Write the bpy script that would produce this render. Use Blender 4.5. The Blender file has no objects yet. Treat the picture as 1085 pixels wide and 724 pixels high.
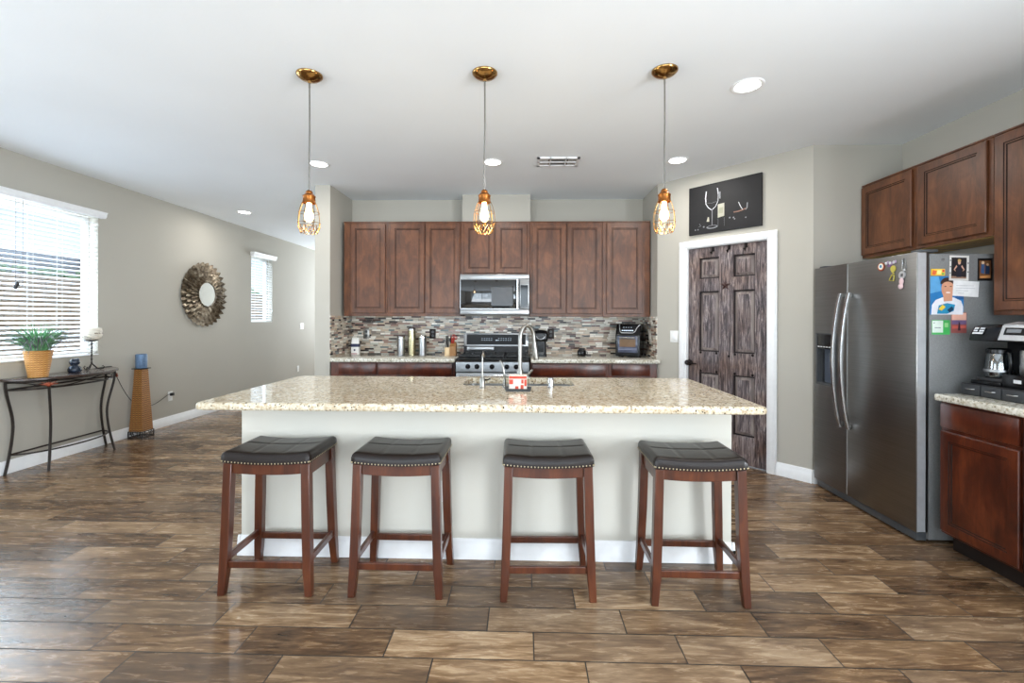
import bpy, bmesh, math, random
from mathutils import Matrix, Vector
random.seed(7)
PI = math.pi
sc = bpy.context.scene
C = sc.collection

# ------------------------------------------------------------ camera
F_PX = 480.0
cam_d = bpy.data.cameras.new('camera')
cam_d.sensor_fit = 'HORIZONTAL'
cam_d.sensor_width = 36.0
cam_d.lens = F_PX / 1085.0 * 36.0
cam_d.shift_y = -24.2 / 1085.0
cam_d.clip_start = 0.05
cam_d.clip_end = 200
cam = bpy.data.objects.new('camera', cam_d)
C.objects.link(cam)
cam.matrix_world = (Matrix.Translation((0, 0, 1.345)) @ Matrix.Rotation(0.026, 4, 'Z')
                    @ Matrix.Rotation(PI / 2, 4, 'X') @ Matrix.Rotation(0.0033, 4, 'Z'))
sc.camera = cam

# ------------------------------------------------------------ light and exposure
sc.view_settings.view_transform = 'Standard'
sc.view_settings.look = 'None'
sc.view_settings.gamma = 1
sc.view_settings.use_curve_mapping = False
sc.view_settings.exposure = 0.98
sc.cycles.use_denoising = True
sc.cycles.max_bounces = 8
sc.cycles.diffuse_bounces = 5
sc.cycles.caustics_reflective = False
sc.cycles.caustics_refractive = False
sc.cycles.sample_clamp_indirect = 4.0

world = bpy.data.worlds.new('sky')
sc.world = world
world.use_nodes = True
_bg = world.node_tree.nodes['Background']
_bg.inputs[0].default_value = (0.80, 0.90, 1.0, 1)
_bg.inputs[1].default_value = 0.62


def area(name, loc, rot, sx, sy, power, col=(1, 1, 1), spread=PI):
    d = bpy.data.lights.new(name, 'AREA')
    d.shape = 'RECTANGLE'
    d.size = sx
    d.size_y = sy
    d.energy = power
    d.color = col
    d.spread = spread
    o = bpy.data.objects.new(name, d)
    C.objects.link(o)
    o.location = loc
    o.rotation_euler = rot
    return o


# daylight through the rear and left glazing, plus added fill at unseen openings
area('daylight_patio_door', (-1.1, -3.50, 1.3), (PI / 2 + 0.6, 0, 0), 4.6, 2.4, 140, (0.86, 0.93, 1.0))  # aimed up through a widened opening to brighten the ceiling
area('daylight_rear_window', (1.95, -3.50, 1.55), (PI / 2 + 0.7, 0, 0), 1.3, 1.3, 25, (0.86, 0.93, 1.0))
area('daylight_left_window', (-4.95, 3.70, 1.70), (0, -PI / 2 - 0.4, 0), 1.5, 1.8, 70, (0.86, 0.93, 1.0))
area('added_side_fill', (-4.95, 0.2, 1.45), (0, -PI / 2 - 0.8, 0), 2.0, 3.0, 85, (0.86, 0.93, 1.0))  # added fill lamp at an unseen, made-up side window
area('added_right_fill', (3.50, -0.9, 1.45), (0, PI / 2 + 0.45, 0), 2.0, 2.6, 240, (0.86, 0.93, 1.0))  # added fill from the right, put there to lift the left wall
area('daylight_small_window', (-4.95, 7.5, 1.8), (0, -PI / 2 - 0.3, 0), 1.2, 0.7, 22, (0.86, 0.93, 1.0))
area('added_far_fill', (-3.3, 11.4, 1.6), (-PI / 2 - 0.5, 0, 0), 1.5, 1.4, 90, (0.86, 0.93, 1.0))  # added fill to brighten the left room from its unseen end

# ------------------------------------------------------------ materials


def lin(c):
    out = []
    for v in c[:3]:
        v = v / 255.0
        out.append(v / 12.92 if v <= 0.04045 else ((v + 0.055) / 1.055) ** 2.4)
    return (out[0], out[1], out[2], 1.0)


class NT:
    """small node helper"""

    def __init__(s, name):
        s.m = bpy.data.materials.new(name)
        s.m.use_nodes = True
        s.t = s.m.node_tree
        s.b = s.t.nodes['Principled BSDF']
        s.out = s.t.nodes['Material Output']

    def n(s, kind, **kw):
        nd = s.t.nodes.new(kind)
        for k, v in kw.items():
            setattr(nd, k, v)
        return nd

    def set(s, sock, v):
        if isinstance(v, bpy.types.NodeSocket):
            s.t.links.new(v, sock)
        else:
            sock.default_value = v

    def math(s, op, a, b=None, c=None):
        nd = s.n('ShaderNodeMath', operation=op)
        s.set(nd.inputs[0], a)
        if b is not None:
            s.set(nd.inputs[1], b)
        if c is not None:
            s.set(nd.inputs[2], c)
        return nd.outputs[0]

    def comb(s, x, y, z):
        nd = s.n('ShaderNodeCombineXYZ')
        s.set(nd.inputs[0], x)
        s.set(nd.inputs[1], y)
        s.set(nd.inputs[2], z)
        return nd.outputs[0]

    def sep(s, v):
        nd = s.n('ShaderNodeSeparateXYZ')
        s.set(nd.inputs[0], v)
        return nd.outputs

    def pos(s):
        return s.n('ShaderNodeNewGeometry').outputs['Position']

    def obj(s):
        return s.n('ShaderNodeTexCoord').outputs['Object']

    def mapping(s, v, scale=(1, 1, 1), loc=(0, 0, 0), rot=(0, 0, 0)):
        nd = s.n('ShaderNodeMapping')
        s.set(nd.inputs['Vector'], v)
        nd.inputs['Scale'].default_value = scale
        nd.inputs['Location'].default_value = loc
        nd.inputs['Rotation'].default_value = rot
        return nd.outputs[0]

    def noise(s, v, scale, detail=3, rough=0.5, dist=0.0):
        nd = s.n('ShaderNodeTexNoise')
        s.set(nd.inputs['Vector'], v)
        nd.inputs['Scale'].default_value = scale
        nd.inputs['Detail'].default_value = detail
        nd.inputs['Roughness'].default_value = rough
        nd.inputs['Distortion'].default_value = dist
        return nd.outputs['Fac']

    def vor(s, v, scale, out='Distance', feature='F1'):
        nd = s.n('ShaderNodeTexVoronoi', feature=feature)
        s.set(nd.inputs['Vector'], v)
        nd.inputs['Scale'].default_value = scale
        return nd.outputs[out]

    def rnd(s, v):
        nd = s.n('ShaderNodeTexWhiteNoise', noise_dimensions='3D')
        s.set(nd.inputs['Vector'], v)
        return nd.outputs['Value']

    def ramp(s, f, stops, interp='LINEAR'):
        nd = s.n('ShaderNodeValToRGB')
        nd.color_ramp.interpolation = interp
        e = nd.color_ramp.elements
        while len(e) < len(stops):
            e.new(0.5)
        for i, (p, c) in enumerate(stops):
            e[i].position = p
            e[i].color = lin(c)
        s.set(nd.inputs[0], f)
        return nd.outputs[0]

    def mix(s, f, a, b, mode='MIX'):
        nd = s.n('ShaderNodeMix', data_type='RGBA', blend_type=mode)
        s.set(nd.inputs[0], f)
        s.set(nd.inputs[6], a if isinstance(a, bpy.types.NodeSocket) else lin(a))
        s.set(nd.inputs[7], b if isinstance(b, bpy.types.NodeSocket) else lin(b))
        return nd.outputs[2]

    def bump(s, h, strength=0.3, dist=0.005):
        nd = s.n('ShaderNodeBump')
        s.set(nd.inputs['Height'], h)
        nd.inputs['Strength'].default_value = strength
        nd.inputs['Distance'].default_value = dist
        s.t.links.new(nd.outputs[0], s.b.inputs['Normal'])

    def col(s, c):
        s.set(s.b.inputs['Base Color'], c)

    def p(s, **kw):
        for k, v in kw.items():
            s.set(s.b.inputs[k.replace('_', ' ')], v)
        return s


def plain(name, c, rough=0.5, metal=0.0, var=0.06, scale=30, bump=0.0, stretch=(1, 1, 1), coat=0.0, spec=None):
    n = NT(name)
    v = n.mapping(n.obj(), scale=stretch)
    f = n.noise(v, scale, 3)
    c2 = tuple(max(0, x * (1 - var)) for x in c)
    c1 = tuple(min(255, x * (1 + var)) for x in c)
    n.col(n.ramp(f, [(0.3, c2), (0.7, c1)]))
    n.p(Roughness=rough, Metallic=metal)
    if coat:
        n.p(Coat_Weight=coat, Coat_Roughness=0.15)
    if spec is not None:
        n.b.inputs['Specular IOR Level'].default_value = spec
    if bump:
        n.bump(f, bump, 0.003)
    return n.m


def paint(name, c, scale=160, bump=0.12, rough=0.75):
    n = NT(name)
    v = n.pos()
    big = n.noise(v, 1.3, 2)
    c2 = tuple(x * 0.985 for x in c)
    n.col(n.ramp(big, [(0.3, c2), (0.7, c)]))
    n.p(Roughness=rough)
    n.b.inputs['Specular IOR Level'].default_value = 0.25
    n.bump(n.noise(v, scale, 4, 0.6), bump, 0.004)
    return n.m


M = {}
M['wall'] = paint('wall_paint', (181, 177, 167))
M['island_wall'] = paint('island_wall_paint', (208, 205, 195))
M['ceiling'] = paint('ceiling_paint', (244, 249, 253), 60, 0.2)
M['trim'] = plain('trim_white', (238, 239, 240), 0.4, var=0.01)
M['white_plastic'] = plain('white_plastic', (235, 235, 232), 0.4, var=0.01)


def floor_mat():
    n = NT('wood_look_plank_tile')
    x, y, z = n.sep(n.pos())
    rf = n.math('DIVIDE', n.math('SUBTRACT', y, 1.783), 0.162)
    k = n.math('FLOOR', rf)
    fy = n.math('FRACT', rf)
    u = n.math('DIVIDE', n.math('ADD', n.math('ADD', x, 1.755), n.math('MULTIPLY', k, 0.2)), 0.6)
    cell = n.math('FLOOR', u)
    fx = n.math('FRACT', u)
    r = n.rnd(n.comb(cell, k, 3.3))
    r2 = n.rnd(n.comb(cell, k, 9.1))
    v = n.comb(n.math('ADD', n.math('MULTIPLY', x, 1.5), n.math('MULTIPLY', r, 37.0)),
               n.math('ADD', n.math('MULTIPLY', y, 9.0), n.math('MULTIPLY', r2, 21.0)), r)
    s1 = n.noise(v, 1.1, 6, 0.62, 1.2)
    s2 = n.noise(v, 4.5, 5, 0.6, 0.8)
    grain = n.noise(n.mapping(n.pos(), scale=(8, 90, 1)), 3.0, 4, 0.6)
    f = n.math('ADD', n.math('ADD', n.math('MULTIPLY', s1, 0.55), n.math('MULTIPLY', s2, 0.50)),
               n.math('MULTIPLY', grain, 0.16))
    f = n.math('ADD', f, n.math('MULTIPLY', n.math('SUBTRACT', r, 0.5), 0.17))
    c = n.ramp(f, [(0.40, (58, 43, 31)), (0.52, (94, 71, 51)), (0.62, (124, 97, 70)),
                   (0.72, (158, 130, 100)), (0.84, (186, 160, 128))])
    # a few planks greyer
    g = n.math('MULTIPLY', n.math('GREATER_THAN', r2, 0.7), 0.25)
    c = n.mix(g, c, (104, 92, 80))
    ex = n.math('MINIMUM', fx, n.math('SUBTRACT', 1.0, fx))
    ey = n.math('MINIMUM', fy, n.math('SUBTRACT', 1.0, fy))
    gx = n.math('LESS_THAN', ex, 0.0045)
    gy = n.math('LESS_THAN', ey, 0.016)
    gr = n.math('MAXIMUM', gx, gy)
    c = n.mix(gr, c, (24, 20, 17))
    n.col(c)
    n.set(n.b.inputs['Roughness'], n.math('ADD', n.math('MULTIPLY', gr, 0.4),
                                          n.math('ADD', 0.18, n.math('MULTIPLY', s2, 0.16))))
    n.b.inputs['Specular IOR Level'].default_value = 0.5
    n.bump(n.math('SUBTRACT', n.math('MULTIPLY', f, 0.25), gr), 0.25, 0.003)
    return n.m


M['floor'] = floor_mat()


def mosaic_mat():
    n = NT('linear_glass_stone_mosaic')
    x, y, z = n.sep(n.pos())
    a = n.math('ADD', x, y)
    rz = n.math('DIVIDE', z, 0.0205)
    row = n.math('FLOOR', rz)
    fz = n.math('FRACT', rz)
    rr = n.rnd(n.comb(row, 4.2, 1.0))
    u = n.math('DIVIDE', n.math('ADD', a, n.math('MULTIPLY', rr, 3.7)), 0.165)
    cell = n.math('FLOOR', u)
    t = n.math('FRACT', u)
    s = n.math('ADD', 0.28, n.math('MULTIPLY', n.rnd(n.comb(cell, row, 7.7)), 0.44))
    gt = n.math('GREATER_THAN', t, s)
    idn = n.rnd(n.comb(n.math('ADD', n.math('MULTIPLY', cell, 2.0), gt), row, 2.5))
    c = n.ramp(idn, [(0.0, (206, 196, 178)), (0.17, (172, 158, 140)), (0.28, (244, 238, 226)),
                     (0.42, (134, 122, 110)), (0.50, (206, 184, 160)), (0.63, (80, 48, 42)),
                     (0.72, (158, 124, 110)), (0.80, (36, 28, 27)), (0.895, (196, 194, 182)),
                     (0.975, (96, 112, 112))], 'CONSTANT')
    st = n.noise(n.mapping(n.pos(), scale=(14, 14, 60)), 4, 4, 0.6)
    c = n.mix(n.math('MULTIPLY', st, 0.15), c, (120, 112, 104), 'MULTIPLY')
    e = n.math('MINIMUM', n.math('MINIMUM', t, n.math('SUBTRACT', 1.0, t)), n.math('ABSOLUTE', n.math('SUBTRACT', t, s)))
    gx = n.math('LESS_THAN', e, 0.010)
    gz = n.math('LESS_THAN', n.math('MINIMUM', fz, n.math('SUBTRACT', 1.0, fz)), 0.06)
    gr = n.math('MAXIMUM', gx, gz)
    c = n.mix(gr, c, (150, 142, 132))
    n.col(c)
    n.set(n.b.inputs['Roughness'], n.math('ADD', 0.12, n.math('MULTIPLY', n.rnd(n.comb(idn, row, 1.0)), 0.3)))
    n.bump(n.math('MULTIPLY', gr, -1.0), 0.4, 0.002)
    return n.m


M['mosaic'] = mosaic_mat()


def granite(name, base, light, tan, dark, warm=0.5):
    n = NT(name)
    p = n.pos()
    a = n.noise(p, 52, 5, 0.65)
    b = n.noise(n.mapping(p, loc=(5, 3, 2)), 9, 4, 0.6)
    c = n.ramp(a, [(0.36, tan), (0.48, base), (0.60, light)])
    c = n.mix(n.math('MULTIPLY', n.math('GREATER_THAN', b, 0.54), 0.45 * warm), c, tan)
    d1 = n.vor(p, 92)
    r1 = n.vor(p, 92, 'Color')
    rs = n.sep(r1)[0]
    sp = n.math('MULTIPLY', n.math('LESS_THAN', d1, 0.34), n.math('GREATER_THAN', rs, 0.80))
    c = n.mix(sp, c, dark)
    r2 = n.vor(n.mapping(p, loc=(1, 2, 3)), 70, 'Color')
    sp2 = n.math('MULTIPLY', n.math('GREATER_THAN', n.sep(r2)[1], 0.84),
                 n.math('LESS_THAN', n.vor(n.mapping(p, loc=(1, 2, 3)), 70), 0.45))
    c = n.mix(n.math('MULTIPLY', sp2, 0.8), c, tuple(x * 0.8 for x in tan))
    n.col(c)
    n.p(Roughness=0.07)
    return n.m


M['granite'] = granite('beige_speckled_granite', (200, 188, 164), (222, 214, 196), (168, 144, 112), (58, 46, 38))
M['granite_light'] = granite('pale_speckled_granite', (206, 203, 190), (226, 224, 214), (170, 160, 136), (70, 60, 50), 0.4)


def wood(name, dark, mid, light, rough=0.35, scale=3.0, axis='Z', coat=0.25):
    n = NT(name)
    sc_ = {'Z': (9, 9, 0.9), 'X': (0.9, 9, 9), 'Y': (9, 0.9, 9)}[axis]
    v = n.mapping(n.pos(), scale=sc_)
    a = n.noise(v, scale, 6, 0.62, 0.8)
    b = n.noise(n.pos(), 2.6, 3)
    f = n.math('ADD', n.math('MULTIPLY', a, 0.72), n.math('MULTIPLY', b, 0.28))
    n.col(n.ramp(f, [(0.32, dark), (0.50, mid), (0.68, light)]))
    n.p(Roughness=rough, Coat_Weight=coat, Coat_Roughness=0.2)
    n.bump(a, 0.05, 0.002)
    return n.m




def mottled(name, dark, mid, light, rough=0.4, coat=0.3):
    n = NT(name)
    v = n.mapping(n.pos(), scale=(5, 5, 2.2))
    a_ = n.noise(v, 2.2, 5, 0.6, 0.6)
    g_ = n.noise(n.mapping(n.pos(), scale=(40, 40, 2.0)), 3.0, 4, 0.6)
    f = n.math('ADD', n.math('MULTIPLY', a_, 0.78), n.math('MULTIPLY', g_, 0.22))
    n.col(n.ramp(f, [(0.34, dark), (0.50, mid), (0.66, light)]))
    n.p(Roughness=rough, Coat_Weight=coat, Coat_Roughness=0.22)
    return n.m


M['cherry'] = mottled('stained_cherry_cabinet_wood', (72, 42, 25), (95, 57, 34), (118, 73, 44), 0.35, 0.0)
M['cherry_glaze'] = plain('dark_glaze_in_groove', (34, 17, 11), 0.6, spec=0.2)
M['cherry_side'] = wood('cherry_cabinet_side', (92, 50, 33), (114, 64, 42), (132, 78, 52), 0.45)
M['cherry_deep'] = mottled('deep_red_cherry_wood', (52, 19, 10), (76, 31, 16), (104, 48, 25), 0.28)
M['maple_raw'] = wood('raw_maple_underside', (176, 130, 60), (206, 160, 84), (220, 180, 104), 0.6)
M['stool_wood'] = wood('stool_red_brown_wood', (50, 21, 11), (74, 35, 18), (98, 51, 27), 0.28, 2.4)
M['leather'] = plain('dark_brown_faux_leather', (26, 18, 15), 0.30, var=0.12, scale=60, bump=0.10, spec=0.32)
M['nail'] = plain('aged_brass_nailheads', (190, 176, 146), 0.3, 0.7)
M['toe'] = plain('toe_kick_black', (26, 16, 12), 0.6)


def brushed(name, c, rough=0.3, axis='X', metal=1.0, var=0.1):
    n = NT(name)
    s_ = {'X': (1, 80, 80), 'Z': (80, 80, 1), 'Y': (80, 1, 80)}[axis]
    v = n.mapping(n.obj(), scale=s_)
    f = n.noise(v, 3, 3)
    n.col(n.ramp(f, [(0.3, tuple(x * (1 - var) for x in c)), (0.7, tuple(min(255, x * (1 + var)) for x in c))]))
    g = n.noise(n.obj(), 1.8, 3, 0.5, 0.5)
    n.set(n.b.inputs['Roughness'], n.math('ADD', rough - 0.05, n.math('MULTIPLY', g, 0.12)))
    n.p(Metallic=metal)
    return n.m


M['steel'] = brushed('brushed_stainless_steel', (158, 159, 160), 0.30)
M['steel_dark'] = brushed('graphite_stainless_steel', (138, 137, 135), 0.34, 'Y', var=0.035)
M['steel_side'] = plain('grey_textured_appliance_side', (118, 119, 119), 0.42, 0.0, bump=0.06, scale=200)
M['handle'] = brushed('satin_steel_handle', (184, 184, 184), 0.24, 'Z')
M['chrome'] = plain('polished_chrome', (196, 197, 199), 0.12, 1.0, var=0.01)
M['nickel'] = plain('brushed_nickel', (142, 140, 135), 0.3, 1.0, var=0.03)
M['black'] = plain('black_gloss_plastic', (14, 14, 16), 0.22, var=0.05, spec=0.35)
M['black_matte'] = plain('black_matte_plastic', (34, 34, 36), 0.5, var=0.08)
M['cast_iron'] = plain('black_cast_iron', (26, 28, 30), 0.42, 0.2, bump=0.2, scale=90)
M['black_glass'] = plain('black_appliance_glass', (14, 15, 17), 0.06, var=0.02)
M['display_black'] = plain('black_display_panel', (12, 12, 13), 0.3, var=0.02, spec=0.2)
M['mw_glass'] = plain('mirrored_black_glass', (20, 21, 23), 0.05, var=0.02, spec=1.0)
M['navy_glass'] = plain('smoky_oven_glass', (70, 76, 96), 0.10, var=0.2, scale=12)
M['grey_plastic'] = plain('dark_grey_plastic', (74, 77, 80), 0.4, var=0.05)
M['silver_plastic'] = plain('silver_plastic', (205, 207, 210), 0.28, 0.5, var=0.02)
M['key_white'] = plain('pale_button_face', (215, 217, 220), 0.4, var=0.02)
M['iron'] = plain('dark_wrought_iron', (52, 46, 42), 0.42, 0.6, var=0.1)
M['black_iron'] = plain('black_wrought_iron', (26, 26, 27), 0.45, 0.4)
M['table_top'] = wood('dark_espresso_table_top', (44, 32, 27), (62, 47, 40), (84, 66, 57), 0.25, axis='Y', coat=0.5)
M['bronze_orn'] = plain('rust_bronze_ornament', (128, 58, 32), 0.4, 0.5, var=0.2)
M['blue_wax'] = plain('slate_blue_wax', (92, 118, 148), 0.55, var=0.12, scale=60, bump=0.2)
M['cream_wax'] = plain('cream_candle_wax', (226, 219, 204), 0.5, var=0.05, scale=20)
M['navy_ceramic'] = plain('dark_blue_glazed_ceramic', (32, 40, 54), 0.15, var=0.3, scale=20)
M['paper'] = plain('white_paper', (232, 232, 228), 0.6, var=0.02)
M['brass'] = plain('antique_brass', (178, 138, 84), 0.16, 1.0, var=0.12, scale=14)
M['amber'] = plain('amber_tinted_brass_cap', (140, 84, 34), 0.34, 0.8, var=0.1)
M['red_plastic'] = plain('red_plastic', (170, 44, 34), 0.4)
M['light_wood'] = wood('light_beech_wood', (196, 164, 120), (216, 188, 146), (228, 204, 166), 0.5, coat=0.0)
M['brown_wood'] = wood('honey_brown_wood', (130, 92, 52), (152, 110, 66), (168, 126, 80), 0.5, coat=0.0)
M['soil'] = plain('potting_fill', (70, 52, 36), 0.9, var=0.3, scale=80)
M['mirror_glass'] = plain('mirror_glass', (235, 238, 238), 0.03, 1.0, var=0.0)
M['orb'] = plain('oil_rubbed_bronze', (34, 28, 26), 0.4, 0.7)


def wicker(name, c1, c2, c3, s=70):
    n = NT(name)
    x, y, z = n.sep(n.obj())
    w1 = n.math('SINE', n.math('MULTIPLY', z, s * 6.0))
    ang = n.math('ADD', x, y)
    w2 = n.math('SINE', n.math('ADD', n.math('MULTIPLY', ang, s * 4.0), n.math('MULTIPLY', n.math('FLOOR', n.math('MULTIPLY', z, s * 1.9)), PI)))
    f = n.math('ADD', 0.5, n.math('MULTIPLY', n.math('ADD', w1, w2), 0.22))
    f = n.math('ADD', n.math('MULTIPLY', f, 0.7), n.math('MULTIPLY', n.noise(n.obj(), 60, 3), 0.35))
    n.col(n.ramp(f, [(0.2, c1), (0.5, c2), (0.8, c3)]))
    n.p(Roughness=0.55)
    n.bump(f, 0.8, 0.006)
    return n.m


M['wicker'] = wicker('woven_rattan', (84, 50, 20), (142, 92, 42), (186, 134, 70), 45)
M['pot'] = wicker('woven_seagrass_pot', (142, 88, 34), (186, 128, 62), (220, 172, 104), 55)


def leafmat(name, c1, c2, c3):
    n = NT(name)
    f = n.noise(n.obj(), 22, 3)
    n.col(n.ramp(f, [(0.3, c1), (0.5, c2), (0.7, c3)]))
    n.p(Roughness=0.5)
    return n.m


M['leaf'] = leafmat('green_grass_leaf', (52, 112, 68), (92, 158, 102), (150, 200, 152))
M['plume'] = leafmat('grey_dry_grass', (82, 78, 84), (110, 108, 114), (146, 148, 156))


def petal_mat():
    n = NT('antique_silver_gold_leaf')
    f = n.noise(n.obj(), 14, 5, 0.7)
    n.col(n.ramp(f, [(0.30, (48, 38, 29)), (0.46, (96, 82, 64)), (0.60, (146, 134, 114)), (0.74, (196, 188, 170))]))
    n.p(Roughness=0.45, Metallic=0.4)
    return n.m


M['petal'] = petal_mat()


def rustic_mat():
    n = NT('distressed_dark_door_wood')
    v = n.mapping(n.obj(), scale=(26, 26, 2.2))
    a = n.noise(v, 1.6, 8, 0.72, 1.6)
    b = n.noise(n.obj(), 3.0, 3, 0.6)
    n1 = n.ramp(a, [(0.36, (34, 29, 32)), (0.46, (76, 67, 70)), (0.55, (122, 111, 112)), (0.66, (182, 171, 165))])
    br = n.math('MULTIPLY', n.math('SUBTRACT', b, 0.42), 2.4)
    br = n.math('MAXIMUM', 0.0, n.math('MINIMUM', 0.75, br))
    n2 = n.ramp(a, [(0.34, (38, 24, 18)), (0.5, (88, 60, 44)), (0.66, (140, 104, 80))])
    n.col(n.mix(br, n1, n2))
    n.p(Roughness=0.55)
    n.bump(a, 0.5, 0.004)
    return n.m


M['rustic'] = rustic_mat()
M['rustic_dark'] = plain('dark_door_groove', (34, 27, 28), 0.7, var=0.3, scale=30)  # groove given a darker colour than the rest of the door
M['rustic_lit_bevel'] = wood('painted_lit_bevel', (74, 64, 64), (124, 112, 108), (170, 158, 150), 0.55, 2.6, coat=0.0)  # lighter bevel colour stands in for light catching the panel slopes
M['art_black'] = plain('charcoal_canvas', (31, 30, 31), 0.55, var=0.12, scale=5, spec=0.25)


def blind_mat():
    n = NT('white_faux_wood_blind')
    n.col(n.ramp(n.noise(n.obj(), 10, 2), [(0.3, (242, 243, 244)), (0.7, (250, 250, 250))]))
    n.p(Roughness=0.45)
    tr = n.n('ShaderNodeBsdfTranslucent')
    tr.inputs[0].default_value = (0.92, 0.95, 1.0, 1)
    mx = n.n('ShaderNodeMixShader')
    mx.inputs[0].default_value = 0.35
    n.t.links.new(n.b.outputs[0], mx.inputs[1])
    n.t.links.new(tr.outputs[0], mx.inputs[2])
    n.t.links.new(mx.outputs[0], n.out.inputs[0])
    return n.m


M['blind'] = blind_mat()


def emit(name, c, strength):
    n = NT(name)
    f = n.noise(n.obj(), 5, 1)
    n.col(n.ramp(f, [(0.0, c), (1.0, c)]))
    n.set(n.b.inputs['Emission Color'], lin(c))
    n.p(Emission_Strength=strength)
    return n.m


M['can_glow'] = emit('led_disc_lens', (255, 252, 246), 9)
M['bulb_glow'] = emit('warm_bulb_glass', (255, 216, 150), 6)
M['display'] = emit('lit_display_marks', (190, 205, 220), 0.6)


def glass(name, c, rough=0.02, mixf=0.82):
    n = NT(name)
    n.col(n.ramp(n.noise(n.obj(), 4, 1), [(0, c), (1, c)]))
    n.p(Roughness=rough)
    tr = n.n('ShaderNodeBsdfTransparent')
    tr.inputs[0].default_value = lin(c)
    mx = n.n('ShaderNodeMixShader')
    mx.inputs[0].default_value = mixf
    gl = n.n('ShaderNodeBsdfGlossy')
    gl.inputs['Roughness'].default_value = rough
    n.t.links.new(gl.outputs[0], mx.inputs[1])
    n.t.links.new(tr.outputs[0], mx.inputs[2])
    n.t.links.new(mx.outputs[0], n.out.inputs[0])
    return n.m


M['pane'] = glass('window_glass', (246, 250, 252), 0.0, 0.93)
M['carafe'] = glass('carafe_glass', (206, 212, 214), 0.03, 0.80)
M['cage_glass'] = glass('cage_amber_glass', (255, 236, 200), 0.03, 0.92)


def flat(name, c, rough=0.55):
    key = 'flat_' + name
    if key not in M:
        M[key] = plain(key, c, rough, var=0.04, scale=20)
    return M[key]


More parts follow.
